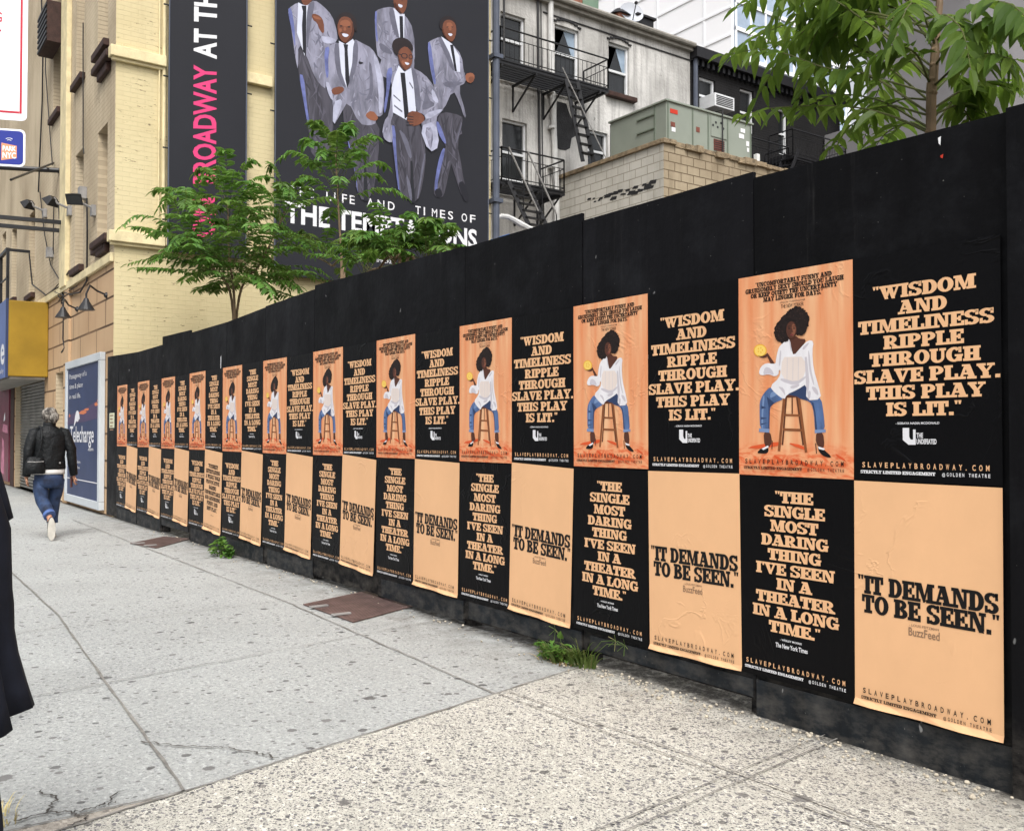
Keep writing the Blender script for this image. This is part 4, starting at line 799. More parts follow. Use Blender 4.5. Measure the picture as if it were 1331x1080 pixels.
# back row, middle
bp([(70, 470), (180, 420), (345, 430), (355, 520), (330, 600), (120, 640)], 'b_suit', *Z2); bp([(40, 100), (80, 70), (185, 52), (275, 110), (350, 235), (358, 520), (200, 500), (70, 470), (50, 330)], 'b_suit', *Z2)
bp([(188, 62), (240, 112), (276, 112), (272, 300), (235, 296), (212, 200)], 'b_shirt', *Z2, 0); bp([(235, 128), (262, 130), (266, 300), (240, 298)], 'b_tie', *Z2, 0); bp([(150, 75), (188, 58), (215, 200), (236, 298), (205, 290), (170, 190)], 'b_lapel', *Z2)
bp([(185, -70), (240, -110), (295, -70), (298, 10), (288, 70), (260, 118), (220, 95), (190, 50)], 'b_skin', *Z2); bp([(222, 30), (265, 45), (250, 66), (228, 54)], 'b_shirt', *Z2); bp([(205, -20), (225, -15), (222, -8), (206, -10)], 'b_tie', *Z2); bp([(245, -5), (268, 0), (266, 6), (248, 4)], 'b_tie', *Z2); bp([(180, -60), (200, -130), (290, -130), (302, -50), (280, -80), (200, -80)], 'b_hair', *Z2); bp([(40, 100), (62, 82), (56, 200), (70, 330), (52, 320)], 'b_blue', *Z2); bp([(72, 330), (130, 360), (190, 420), (160, 425), (90, 400)], 'b_lapel', *Z2)
# far left
bp([(220, 350), (290, 440), (330, 560), (440, 690), (505, 760), (500, 1000), (480, 1250), (330, 1250), (305, 985), (230, 620)], 'b_trouser', *Z1); bp([(230, 580), (268, 590), (290, 800), (318, 985), (300, 985), (262, 760)], 'b_blue', *Z1)
bp([(140, 75), (225, 18), (260, 40), (300, 40), (350, 0), (420, 50), (490, 125), (525, 230), (535, 330), (450, 360), (450, 700), (395, 665), (335, 565), (292, 440), (225, 330), (225, 560), (205, 470), (165, 180)], 'b_suit', *Z1)
bp([(225, 22), (260, 44), (300, 44), (292, 200), (275, 440), (240, 330), (215, 260)], 'b_shirt', *Z1, 0); bp([(250, 48), (288, 48), (288, 90), (286, 435), (262, 405), (254, 200), (262, 92)], 'b_tie', *Z1, 0); bp([(300, 42), (352, 2), (350, 60), (320, 200), (294, 430), (286, 200)], 'b_lapel', *Z1); bp([(140, 78), (170, 58), (195, 200), (205, 400), (180, 260)], 'b_blue', *Z1)
bp([(235, -60), (285, -130), (340, -60), (335, 0), (318, 28), (288, 50), (256, 35)], 'b_skin', *Z1); bp([(395, 280), (440, 290), (500, 300), (530, 330), (430, 350)], 'b_sheen', *Z1); bp([(328, 120), (350, 108), (400, 130), (425, 175), (428, 272), (395, 245), (372, 180), (340, 160)], 'b_skin', *Z1); bp([(335, 122), (395, 140), (410, 160), (350, 150)], 'b_skin_lit', *Z1)
# right
bp([(520, 330), (600, 340), (560, 500), (532, 640), (512, 690), (455, 680), (450, 600), (490, 420)], 'b_trouser', *Z3); bp([(515, 335), (535, 350), (480, 560), (475, 660), (452, 620), (480, 440)], 'b_blue', *Z3)
bp([(500, 80), (650, 110), (655, 160), (615, 320), (640, 420), (660, 560), (702, 700), (672, 722), (635, 640), (590, 500), (540, 340), (470, 160)], 'b_trouser', *Z3); bp([(465, 150), (490, 160), (545, 310), (520, 305), (480, 230)], 'b_blue', *Z3); bp([(645, 150), (650, 170), (612, 310), (605, 300)], 'b_lapel', *Z3); bp([(620, 580), (665, 570), (705, 700), (670, 722), (645, 660)], 'b_tie', *Z3); bp([(455, 630), (500, 620), (516, 680), (470, 690)], 'b_tie', *Z3)
bp([(450, 340), (480, 318), (555, 288), (640, 340), (720, 435), (735, 568), (745, 570), (752, 650), (690, 680), (755, 900), (742, 930), (700, 800), (650, 700), (575, 870), (530, 845), (500, 660), (470, 520)], 'b_suit', *Z2)
bp([(558, 288), (642, 345), (656, 365), (702, 440), (706, 566), (672, 562), (625, 420)], 'b_shirt', *Z2, 0); bp([(628, 355), (652, 352), (682, 562), (665, 558)], 'b_tie', *Z2, 0); bp([(530, 300), (558, 290), (625, 420), (668, 560), (640, 545), (590, 430)], 'b_lapel', *Z2); bp([(560, 640), (740, 640), (690, 672), (600, 690)], 'b_lapel', *Z2); bp([(450, 345), (475, 325), (500, 520), (520, 660), (500, 660), (470, 510)], 'b_blue', *Z2)
bp([(565, 240), (570, 180), (610, 150), (655, 165), (678, 215), (672, 290), (640, 338), (590, 300)], 'b_skin', *Z2); bp([(600, 180), (640, 180), (655, 225), (600, 225)], 'b_skin_lit', *Z2); bp([(606, 262), (652, 268), (632, 292)], 'b_shirt', *Z2); bp([(545, 220), (552, 150), (610, 122), (665, 150), (684, 215), (655, 170), (610, 155), (575, 175), (566, 240)], 'b_hair', *Z2)
for x in (608, 645): bp(ell(x, 215, 9, 4, 8), 'b_hair', *Z2, 0)
bp([(745, 580), (800, 568), (824, 600), (800, 655), (752, 640)], 'b_skin_lit', *Z2); bp([(775, 600), (818, 602), (800, 650), (770, 640)], 'b_skin', *Z2)
# second from left
bp([(560, 880), (610, 790), (700, 960), (860, 930), (850, 1250), (800, 1560), (690, 1560), (640, 1200)], 'b_trouser', *Z1); bp([(605, 1100), (622, 1110), (680, 1400), (690, 1540), (660, 1300)], 'b_blue', *Z1); bp([(735, 1150), (745, 1150), (770, 1570), (735, 1570)], 'b_black', *Z1, 0)
bp([(420, 380), (545, 325), (600, 400), (655, 305), (720, 340), (800, 380), (855, 480), (895, 640), (890, 890), (850, 920), (800, 880), (840, 960), (780, 985), (700, 970), (612, 790), (560, 880), (492, 1000), (495, 780), (440, 680), (425, 520)], 'b_suit', *Z1)
bp([(540, 322), (590, 350), (650, 308), (664, 340), (640, 520), (602, 690), (560, 570), (545, 430)], 'b_shirt', *Z1, 0); bp([(575, 348), (612, 352), (608, 390), (624, 640), (604, 692), (590, 620), (584, 385)], 'b_tie', *Z1, 0); bp([(500, 350), (542, 335), (550, 560), (602, 700), (562, 665), (515, 545)], 'b_lapel', *Z1); bp([(655, 310), (692, 330), (685, 520), (610, 700), (640, 560)], 'b_lapel', *Z1); bp([(422, 385), (470, 362), (455, 470), (462, 600), (440, 620)], 'b_blue', *Z1); bp([(430, 640), (470, 650), (500, 790), (470, 770)], 'b_sheen', *Z1); bp([(495, 800), (570, 770), (550, 870), (492, 1000)], 'b_sheen', *Z1)
bp([(800, 400), (850, 480), (890, 650), (880, 880), (850, 890), (850, 700)], 'b_sheen', *Z1); bp([(770, 470), (800, 520), (810, 760), (740, 800), (790, 700)], 'b_lapel', *Z1); bp([(740, 775), (800, 762), (800, 772), (745, 786)], 'b_lapel', *Z1)
bp([(525, 200), (545, 145), (592, 128), (642, 150), (662, 240), (652, 290), (612, 340), (570, 335), (538, 290)], 'b_skin', *Z1); bp([(550, 170), (600, 155), (640, 190), (610, 215), (550, 205)], 'b_skin_lit', *Z1); bp([(540, 225), (565, 228), (560, 260), (543, 255)], 'b_skin_lit', *Z1); bp([(560, 262), (622, 274), (602, 296), (574, 290)], 'b_shirt', *Z1); bp([(513, 200), (528, 130), (580, 98), (632, 105), (675, 150), (684, 250), (660, 245), (642, 155), (592, 130), (548, 145), (527, 210)], 'b_hair', *Z1)
for x in (558, 618): bp(ell(x, 208 + (x - 558) * .12, 12, 6, 8), 'b_hair', *Z1, 0)
bp([(580, 215), (592, 215), (600, 245), (575, 245)], 'b_skin_lit', *Z1)
bp([(478, 695), (560, 674), (588, 705), (545, 740), (492, 745)], 'b_skin', *Z1); bp([(742, 895), (800, 862), (850, 918), (830, 950), (770, 935)], 'b_skin_lit', *Z1); bp([(690, 480), (740, 495), (700, 510)], 'b_tie', *Z1)
for sc_, pts in ((Z1, [(640, 170), (662, 240), (652, 290), (612, 340), (590, 336), (632, 290), (645, 230)]), (Z2, [(570, 200), (572, 250), (592, 298), (638, 336), (612, 318), (580, 262)]), (Z2, [(190, 20), (200, 55), (225, 98), (258, 116), (232, 80), (205, 30)])): bp(pts, 'b_skin_dark', *sc_)
bp([(622, 215), (632, 215), (640, 245), (616, 245)], 'b_skin_lit', *Z2); bp([(545, 268), (560, 250), (575, 262)], 'b_skin_dark', *Z1); bp([(628, 275), (640, 250), (636, 285)], 'b_skin_dark', *Z1)
# front with glasses
bp([(150, 100), (270, 110), (350, 150), (400, 370), (372, 600), (335, 722), (262, 700), (205, 655), (170, 420), (150, 200)], 'b_trouser', *Z3); bp([(150, 178), (180, 188), (188, 400), (212, 645), (196, 620), (165, 330)], 'b_blue', *Z3); bp([(285, 430), (300, 430), (318, 725), (288, 725)], 'b_black', *Z3, 0); bp([(200, 200), (260, 260), (300, 400), (280, 420), (230, 280)], 'b_lapel', *Z3); bp([(250, 500), (290, 600), (300, 720), (275, 690)], 'b_lapel', *Z3); bp([(380, 380), (395, 380), (340, 700), (330, 690)], 'b_lapel', *Z3)
bp([(130, 540), (215, 512), (172, 700), (150, 900), (110, 950), (95, 1060), (145, 1115), (160, 960), (190, 880), (185, 700)], 'b_suit', *Z2); bp([(130, 545), (185, 525), (150, 720), (120, 900), (108, 850), (132, 700)], 'b_blue', *Z2); bp([(95, 270), (150, 140), (165, 300), (130, 300)], 'b_suit', *Z3)
bp([(225, 515), (270, 565), (322, 535), (350, 700), (362, 880), (285, 940), (180, 880), (170, 690), (192, 600)], 'b_shirt', *Z2, 0); bp([(238, 572), (274, 572), (286, 700), (305, 900), (272, 935), (254, 720)], 'b_tie', *Z2, 0)
for P in ([(185, 740), (240, 790), (238, 800), (184, 752)], [(190, 820), (255, 870), (252, 882), (190, 834)], [(310, 640), (340, 690), (335, 700), (308, 655)]): bp(P, 'b_lapel', *Z2, 0)
bp([(320, 525), (425, 580), (500, 675), (572, 820), (570, 865), (510, 930), (540, 1090), (460, 1120), (390, 960), (440, 940), (418, 890), (360, 880), (346, 690)], 'b_suit', *Z2); bp([(322, 530), (362, 560), (390, 720), (400, 860), (362, 880), (345, 690)], 'b_lapel', *Z2); bp([(440, 650), (455, 780), (520, 820), (440, 860), (400, 860), (430, 760)], 'b_lapel', *Z2); bp([(425, 890), (560, 850), (570, 870), (440, 945)], 'b_sheen', *Z2); bp([(490, 690), (545, 810), (500, 800), (478, 730)], 'b_sheen', *Z2)
bp([(345, 190), (460, 150), (492, 330), (415, 375)], 'b_sheen', *Z3); bp([(380, 200), (440, 190), (440, 330), (420, 350)], 'b_suit', *Z3)
bp([(215, 430), (228, 390), (280, 360), (328, 410), (336, 460), (322, 520), (280, 560), (235, 520)], 'b_skin', *Z2); bp([(240, 475), (290, 480), (300, 500), (262, 520)], 'b_skin_lit', *Z2); bp([(170, 360), (188, 312), (250, 294), (312, 320), (342, 380), (330, 412), (282, 362), (230, 390), (217, 440), (188, 415)], 'b_hair', *Z2)
for P in ([(242, 420), (294, 424), (294, 464), (246, 460)], [(302, 430), (336, 432), (336, 468), (304, 468)]): bp(P, 'b_tie', *Z2); bp([(sum(p[0] for p in P) / 4 + (x - sum(p[0] for p in P) / 4) * .7, sum(p[1] for p in P) / 4 + (y - sum(p[1] for p in P) / 4) * .7) for x, y in P], 'b_skin', *Z2)
bp([(215, 420), (246, 430), (246, 436), (215, 428)], 'b_tie', *Z2, 0); bp([(215, 440), (222, 430), (240, 500), (282, 556), (262, 548), (236, 518)], 'b_skin_dark', *Z2); bp([(290, 462), (300, 462), (306, 482), (286, 482)], 'b_skin_lit', *Z2); bp([(264, 488), (314, 498), (292, 518)], 'b_shirt', *Z2)
bp([(282, 925), (310, 868), (390, 878), (438, 930), (385, 980), (320, 990)], 'b_skin', *Z2)
for k in range(4): bp([(285, 905 + k * 24), (340, 915 + k * 20), (340, 921 + k * 20), (285, 912 + k * 24)], 'b_tie', *Z2, 0)
o = q.build('printed_dancers', t)

# ------------------------------------------------------------------ rear buildings across the vacant lot
XR = -17.0
fx = lambda a, z, d: (XR - d, a, z)
def rect(xl, xr, yt, yb, X=XR):
    a, b = onX(xl, yb, X), onX(xr, yb, X); return (a.y, b.y, a.z, onX(xl, yt, X).z)
wb = thing('rear_building', 'grimy white stuccoed rear of an old row house with fire escapes, beyond the lot', 'building', (XR, 12, 0))
WH = [rect(650.3, 682.6, 14.3, 77), rect(720.9, 752.5, 30.8, 97), rect(791, 818, 54, 120), rect(652.8, 685, 153.4, 232.8), rect(764, 790, 168, 216)]
ROOF = 12.28; yE = onX(897, 150, XR).y
q = MB(); wall(q, fx, 4, yE, -.1, ROOF, WH, M['stucco'], .22); q.build('wall', wb)
q = MB(); q.add([(XR, 4, ROOF), (XR, yE, ROOF), (-26, yE, ROOF), (-26, 4, ROOF)], [(0, 1, 2, 3)], M['coping']); q.add([(XR, yE, -.1), (-26, yE, -.1), (-26, yE, ROOF), (XR, yE, ROOF)], [(0, 1, 2, 3)], M['black_brick']); q.build('roof', wb)
q = MB(); q.box((XR - .15, 4, ROOF + .002), (XR + .22, yE, ROOF + .1), M['gutter']); q.box((XR + .002, 4, ROOF - .1), (XR + .14, yE, ROOF), M['gutter']); q.tube([(XR + .2, 4, ROOF + .05), (XR + .2, yE, ROOF + .05)], .07, M['gutter'], 8); q.build('gutter', wb)
q = MB(); q.box((XR + .002, 10.9, ROOF - .34), (XR + .03, yE, ROOF - .31), M['tar']); q.build('string_course', wb)
def rwin(h, root, fr=.055, arch=True, sash=True, refl=False):
    a, b, z0, z1 = h; X = XR - .1; q = MB()
    q.box((X - .06, a, z0), (X + .02, a + fr, z1), M['white_paint']); q.box((X - .06, b - fr, z0), (X + .02, b, z1), M['white_paint']); q.box((X - .06, a + fr, z1 - fr), (X + .02, b - fr, z1), M['white_paint']); q.box((X - .06, a + fr, z0), (X + .02, b - fr, z0 + fr), M['white_paint'])
    m = z0 + (z1 - z0) * .47
    if sash: q.box((X - .05, a + fr, m - .03), (X + .015, b - fr, m + .03), M['white_paint'])
    o = q.build('window', root); g = MB(); g.box((X - .055, a + fr - .01, z0 + fr - .01), (X - .04, b - fr + .01, z1 - fr + .01), M['dark_glass']); g.build('pane', o)
    cur = mat('grey_curtain', C(150, 152, 154), var=.2, vs=8, stretch=(1, 4, .3)) if 'cur' not in M else M['cur']; M['cur'] = cur
    if refl:
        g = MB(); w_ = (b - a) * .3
        for y0, s in ((a + fr, 1), (b - fr, -1)): g.add([(X - .034, y0, z1 - fr), (X - .034, y0 + s * w_ * 1.5, z1 - fr), (X - .034, y0 + s * w_ * .4, m + .05), (X - .034, y0, m + .05)], [(0, 1, 2, 3)], M['refl_blue']); g.build('painted_reflection', o)  # pale blue wedges paint a reflection over the dark pane
    if arch:
        g = MB(); n = 8
        for i in range(n):
            t0, t1 = i / n, (i + 1) / n; f = lambda t: z1 + .02 + .12 * (1 - (2 * t - 1) ** 2)
            g.box((XR + .002, a - .06 + (b - a + .12) * t0, f((t0 + t1) / 2)), (XR + .035, a - .06 + (b - a + .12) * t1, f((t0 + t1) / 2) + .04), M['tar'])
        g.build('lintel', o)
    return o
M['refl_blue'] = mat('pale_blue_reflection_colour', C(150, 168, 186), rough=.15, spec=.5, var=.2, vs=3)
for i, h in enumerate(WH): rwin(h, wb, arch=i in (1, 2), refl=i in (1, 2))
h = WH[2]; q = MB(); q.box((XR - .02, h[0] - .12, h[2] - .14), (XR + .16, h[1] + .16, h[2] - .012), M['sill']); q.build('sill', wb, bevel=.02)
q = MB()
pts = [onX(*p, XR + .004) for p in [(724, 132), (736, 135), (741, 150), (747, 160), (750, 176), (743, 180), (741, 193), (735, 196), (728, 195), (722, 192)]]
q.poly([(p.y, p.z) for p in pts], lambda a, b: (XR + .004, a, b), M['tar']); q.build('tar_patch', wb)
q = MB(); p0 = onX(715.7, 8, XR + .1); p1 = onX(719, 140, XR + .1); q.tube([(XR + .1, p0.y, p0.z + .1), (XR + .1, p0.y, p0.z - 1.2), (XR + .1, p1.y, p1.z), (XR + .1, p1.y + .1, p1.z - 2.2), (XR + .1, p1.y + .1, 4)], .075, M['white_pipe'], 10)
for z in (11.2, 9.9, 9.0, 8.0): q.tube([(XR + .1, p0.y + .02, z), (XR + .1, p0.y + .02, z + .07)], .09, M['white_pipe'], 10)
q.build('downpipe', wb)
q = MB()
for px, w_ in ((699, .03), (703, .014)):
    a = onX(px, 5, XR + .05); b = onX(px + 5, 235, XR + .05); q.tube([(XR + .05, a.y, ROOF), (XR + .05, (a.y + b.y) / 2 - .03, 9.7), (XR + .05, b.y, 5)], w_, M['iron'], 6)
q.build('conduit', wb)

def railing(root, pts, zb, zt, name='railing', gap=.14):       # pts: plan points of one balcony edge
    q = MB()
    for a, b in zip(pts, pts[1:]):
        a = Vector(a); b = Vector(b); L_ = (b - a).length
        for z, r in ((zt, .022), (zb + (zt - zb) * .72, .011), (zb + .09, .013)): q.tube([(a.x, a.y, z), (b.x, b.y, z)], r, M['iron'], 5)
        n = max(1, round(L_ / gap))
        for k in range(n + 1):
            p = a + (b - a) * k / n; r = .02 if k in (0, n) else .007; q.tube([(p.x, p.y, zb), (p.x, p.y, zt - (0 if k in (0, n) else (zt - zb) * .28))], r, M['iron'], 5)
    return q.build(name, root)
def stair(root, p, q_, wd, n, rail=None, side=(1, 0, 0)):
    q = MB(); p = Vector(p); q_ = Vector(q_); s = Vector(side) * wd / 2
    for e in (-1, 1): q.beam(p + s * e, q_ + s * e, .03, .1, M['iron'])
    for k in range(1, n):
        c = p.lerp(q_, k / n); q.box((c.x - abs(s.x) - (.0 if s.x else .07), c.y - abs(s.y) - (0 if s.y else .07), c.z - .012), (c.x + abs(s.x) + (.0 if s.x else .07), c.y + abs(s.y) + (0 if s.y else .07), c.z + .012), M['iron'])
    q.build('stair', root)
    if rail:
        for e in (-1, 1):
            q = MB(); a = p + s * e; b = q_ + s * e; q.tube([a + Vector((0, 0, rail)), b + Vector((0, 0, rail))], .022, M['grey_iron'], 6)
            for k in (0, .5, 1): c = a.lerp(b, k); q.tube([c, c + Vector((0, 0, rail))], .014, M['iron'], 5)
            q.build('handrail', root)
def balcony(label, y0, y1, zb, zt, X1, brk, grp='fire escapes'):
    t = thing('fire_escape', label, 'fire escape', (XR, (y0 + y1) / 2, zb), grp); q = MB()
    for k in range(9): x = XR + .05 + (X1 - XR - .05) * k / 8; q.box((x - .022, y0, zb - .02), (x + .022, y1, zb + .02), M['iron'])
    for y in (y0, y1): q.box((XR + .01, y - .03, zb - .09), (X1, y + .03, zb + .024), M['iron'])
    q.box((X1 - .03, y0 + .03, zb - .09), (X1 + .0, y1 - .03, zb - .024), M['iron']); q.build('platform', t)
    for y in brk: q = MB(); q.beam((XR, y, zb - .12), (X1, y, zb - .12), .05, .05, M['iron']); q.beam((XR + .02, y, zb - .75), (X1 - .1, y, zb - .14), .035, .035, M['iron']); q.beam((XR + .025, y, zb - .75), (XR + .025, y, zb - .12), .035, .035, M['iron']); q.build('bracket', t)
    railing(t, [(XR + .05, y0, 0), (X1, y0, 0), (X1, y1, 0), (XR + .05, y1, 0)], zb, zt); return t
fe = balcony('upper black iron fire escape balcony on the white row house', 8.89, 12.2, 9.97, 10.73, -16.0, (8.95, 9.95, 10.9, 11.95))
stair(fe, onX(733, 88, -16.1), onX(756, 212, -16.1), .0, 3) if False else None
a = onX(743, 92, -16.0); b = onX(765, 212, -15.9); stair(fe, (-16.0, a.y, 9.95), (-15.9, b.y, b.z), .36, 9, side=(0, 1, 0))
q = MB(); q.tube([onX(731, 88, -15.8), onX(800, 232, -15.2)], .014, M['grey_iron'], 5); q.build('tie_rod', fe)
q = MB(); p = onX(655, 34, -15.98); q.tube([(-15.98, p.y, 10.0), (-15.98, p.y, 14)], .028, M['iron'], 6); q.tube([(-15.98, p.y, 11.75), (-16.6, p.y - .6, 11.6)], .025, M['iron'], 6); q.tube([(-15.98, p.y - .1, 11.9), (-16.4, p.y + 2.3, 12.2)], .015, M['iron'], 6); q.build('ladder_rail', fe)
fe = balcony('lower fire escape balcony with steep stair on the white row house', 8.93, 10.78, 7.16, 7.93, -16.0, (8.98, 10.0, 10.7))
a = onX(672, 234, -16.0); b = onX(705, 292, -15.75); stair(fe, (-15.95, a.y, 7.14), (-15.75, b.y + .15, b.z - .5), .55, 9, rail=.8, side=(0, 1, 0))

# low block extension with the air handler on it
EX, EY, ET = -13.28, 11.45, 7.89
ex = thing('block_extension', 'low concrete block extension in front of the white row house, pale on its street side', 'extension', (EX, EY, 0))
q = MB(); q.add([(XR + .003, EY, -.1), (EX, EY, -.1), (EX, EY, ET - .1), (XR + .003, EY, ET - .1)], [(0, 1, 2, 3)], M['block']); q.add([(EX, EY, -.1), (EX, 17.5, -.1), (EX, 17.5, ET - .1), (EX, EY, ET - .1)], [(0, 1, 2, 3)], M['block_tan']); q.build('wall', ex)
q = MB(); q.add([(XR, EY, ET - .05), (EX, EY, ET - .05), (EX, 17.5, ET - .05), (XR, 17.5, ET - .05)], [(0, 1, 2, 3)], M['tar']); q.build('roof', ex)
q = MB(); rn = random.Random(21)
q.box((XR + .01, EY - .06, ET - .1), (EX - .002, EY + .25, ET), M['coping'])
y = EY - .045
while y < 17.4:
    l = rn.uniform(.12, .5); q.box((EX - .28, y, ET - .1 + rn.uniform(-.05, .01)), (EX + .05 + rn.uniform(-.03, .04), y + l, ET + rn.uniform(-.03, .03)), M['coping']); y += l + .001
q.build('coping', ex, bevel=.012)
q = MB(); p0 = onY(768, 258, EY); rn = random.Random(31)     # torn strip of old tar along the pale block wall
for k in range(26):
    u = k / 25; c = onY(768 + 82 * u + rn.uniform(-2, 2), 262 - 22 * u + rn.uniform(-4, 4), EY); s = rn.uniform(.03, .1)
    q.poly([(c.x - s * 1.6, c.z - s * .3), (c.x + s, c.z - s * .5), (c.x + s * 1.4, c.z + s * .3), (c.x - s * .7, c.z + s * .5)], lambda a, b: (a, EY - .004 - k * .0002, b), M['tar'])
q.build('tar_stain', ex)
HX, HY, HT = -13.6, 11.86, 8.92; hx0, hy1 = -15.53, 14.79
hv = thing('air_handler', 'big sage green rooftop air handler with stickers and a pipe, on the block extension', 'air handler', (HX, HY, ET))
q = MB(); q.box((hx0, HY, ET), (HX, hy1, HT), M['hvac']); q.build('casing', hv, bevel=.015)
q = MB(); q.box((hx0 - .04, HY - .04, HT - .012), (HX + .04, hy1 + .04, HT + .035), M['hvac']); q.build('lid', hv, bevel=.01)
q = MB()
for k, u in enumerate((.015, .29, .47, .7, .985)): q = MB(); y = HY + (hy1 - HY) * u; q.box((HX + .002, y - .02, ET + .02), (HX + .014, y + .02, HT - .015), M['hvac_dark']); q.build('seam', hv)
q = MB(); y = HY + (hy1 - HY) * .5; q.box((HX + .002, y, HT - .55), (HX + .02, y + .55, HT - .06), M['hvac']); q.build('access_panel', hv, bevel=.006)
for k, (du, dz) in enumerate(((.06, -.28), (.16, -.2), (.22, -.3), (.34, -.18), (.42, -.3))): q = MB(); q.tube([(HX + .019, y + du, HT + dz), (HX + .026, y + du, HT + dz)], .03, M['iron'], 10); q.build('port', hv)
q = MB(); q.box((HX + .002, y + .1, HT - .86), (HX + .024, y + .45, HT - .6), M['rust_red'])
for k in range(5): q.box((HX + .024, y + .1, HT - .84 + k * .05), (HX + .03, y + .45, HT - .82 + k * .05), M['iron'])
q.build('grille', hv)
for (u, z, w_, h_, m) in ((.04, -.16, .24, .1, 'red'), (.045, -.46, .14, .11, 'rust_red'), (.055, -.58, .12, .1, 'white'), (.33, -.42, .12, .12, 'rust_red'), (.86, -.16, .16, .1, 'white'), (.84, -.3, .18, .11, 'white'), (.93, -.44, .1, .12, 'white'), (.94, -.6, .07, .1, 'white')):
    q = MB(); y = HY + (hy1 - HY) * u; q.box((HX + .002, y, HT + z - h_), (HX + .008, y + w_, HT + z), M[m]); q.build('sticker', hv)
for z in (-.2, -.52): q = MB(); a = hx0 + (HX - hx0) * .5; q.box((a, HY - .03, HT + z - .03), (a + .6, HY - .002, HT + z), M['hvac_dark']); q.build('louvre_slot', hv)
q = MB(); q.box((HX - .4, HY - .014, ET + .02), (HX - .36, HY - .002, HT - .015), M['hvac_dark']); q.build('seam', hv)
q = MB(); y = HY + (hy1 - HY) * .62; q.tube([(HX + .06, y, ET + .05), (HX + .06, y, HT + .12), (HX - .2, y, HT + .14)], .016, M['iron'], 6); q.build('pipe', hv)
q = MB(); q.box((hx0 - .12, HY + .1, ET - .02), (hx0 - .06, HY + .16, HT + .0), M['iron']); q.box((HX + .02, hy1 + .05, ET), (HX + .12, hy1 + .16, ET + .3), M['white_pipe']); q.build('post', hv)

# soot-black neighbour
bb = thing('black_building', 'soot-black brick row house with white window frames, right of the white one', 'building', (XR, 19, 0))
yB0, yB1 = yE + .003, 23.2
BH = [rect(909, 930, 99, 142), rect(962, 980, 114, 170), rect(1012, 1024, 140, 200)]
q = MB(); wall(q, fx, yB0, yB1, -.1, 12.2, BH, M['black_brick'], .22); q.build('wall', bb)
q = MB(); q.add([(XR, yB0, 12.2), (XR, yB1, 12.2), (-26, yB1, 12.2), (-26, yB0, 12.2)], [(0, 1, 2, 3)], M['tar']); q.build('roof', bb)
for h in BH: rwin(h, bb, arch=False)
q = MB(); q.box((XR + .002, yB0, 12.0), (XR + .28, yB1, 12.3), M['iron']); q.build('cornice', bb)
q = MB()
for k in range(30): y = yB0 + .1 + k * .22; q.box((XR + .002, y, 11.82), (XR + .16, y + .1, 11.99), M['iron'])
q.box((XR + .003, yB0, 11.95), (XR + .09, yB1, 11.985), M['iron']); q.build('dentil_moulding', bb)
q = MB(); q.tube([(XR + .1, yB0 + .12, 4), (XR + .1, yB0 + .12, 12)], .07, M['slate_pipe'], 8); q.build('downpipe', bb)
balcony('fire escape balcony on the soot-black row house half hidden by leaves', 19.6, 22.2, 9.6, 10.4, -16.1, (19.7, 20.9, 22.1)); 
fe2 = balcony('lowest fire escape on the soot-black row house, in deep shade', 17.4, 19.4, 9.0, 9.8, -16.1, (17.5, 19.3)); stair(fe2, (-15.9, 19.3, 9.6), (-15.7, 18.0, 7.6), .5, 8, side=(1, 0, 0))
ac = thing('window_air_conditioner', 'white window air conditioner below the black row house window', 'air conditioner', (XR, 17.1, 10.4))
h = BH[0]; q = MB(); q.box((XR - .1, h[0] + .1, h[2] - .02), (XR + .5, h[1] + .25, h[2] + .36), M['white_paint']); q.build('casing', ac, bevel=.015)
q = MB()
for k in range(6): q.box((XR + .502, h[0] + .16, h[2] + .03 + k * .05), (XR + .508, h[1] + .18, h[2] + .055 + k * .05), M['iron'])
q.build('grille', ac)
# plain grey building closing the lot on the right
gb = thing('grey_building', 'plain windowless grey rendered building behind the right-hand tree', 'building', (-14, 22.3, 0))
q = MB(); q.box((-15.4, 22.3, -.1), (-12.11, 30, 19), M['grey_stucco']); q.build('tower_block', gb)
q = MB(); q.box((-16.9, 22.25, -.1), (-15.403, 30, 10.9), M['grey_stucco']); q.box((-12.107, 22.25, -.1), (-11.08, 30, 11.6), M['grey_stucco']); q.build('wing', gb)
# rooftop things
ch = thing('chimney', 'small red brick chimney pot beside the satellite dish on the roof', 'chimney', (XR - .5, 14.2, ROOF))
p = onX(805, 18, XR - .6); q = MB(); q.box((XR - .85, p.y - .2, ROOF), (XR - .4, p.y + .2, p.z - .08), M['brickred']); q.build('stack', ch); q = MB(); q.loft([(XR - .62, p.y, p.z - .078, .34, .34), (XR - .62, p.y, p.z + .12, .1, .1)], M['iron'], 12); q.build('cap', ch)
vt = onX(833, 32, XR - .5); q = MB(); q.box((XR - .9, vt.y - .3, ROOF), (XR - .3, vt.y + .3, vt.z + .1), M['iron']); q.box((XR - .96, vt.y - .36, vt.z + .102), (XR - .24, vt.y + .36, vt.z + .16), M['iron']); tag(q.build('roof_vent', loc=(XR - .6, vt.y, ROOF)), 'low black roof vent right of the satellite dish', 'vent')
d = onX(820, 19, XR - .4); ds = thing('satellite_dish', 'pale round satellite dish on the white row house roof', 'satellite dish', (d.x, d.y, ROOF))
q = MB(); nrm = Vector((.9, -.35, .35)).normalized(); s1 = nrm.cross(Vector((0, 0, 1))).normalized(); s2 = s1.cross(nrm); vs = []; fs = []
for i in range(5):
    for k in range(18): a = 2 * math.pi * k / 18; r = .34 * i / 4; vs.append(d + s1 * r * math.cos(a) + s2 * r * math.sin(a) + nrm * (.09 * (i / 4) ** 2))
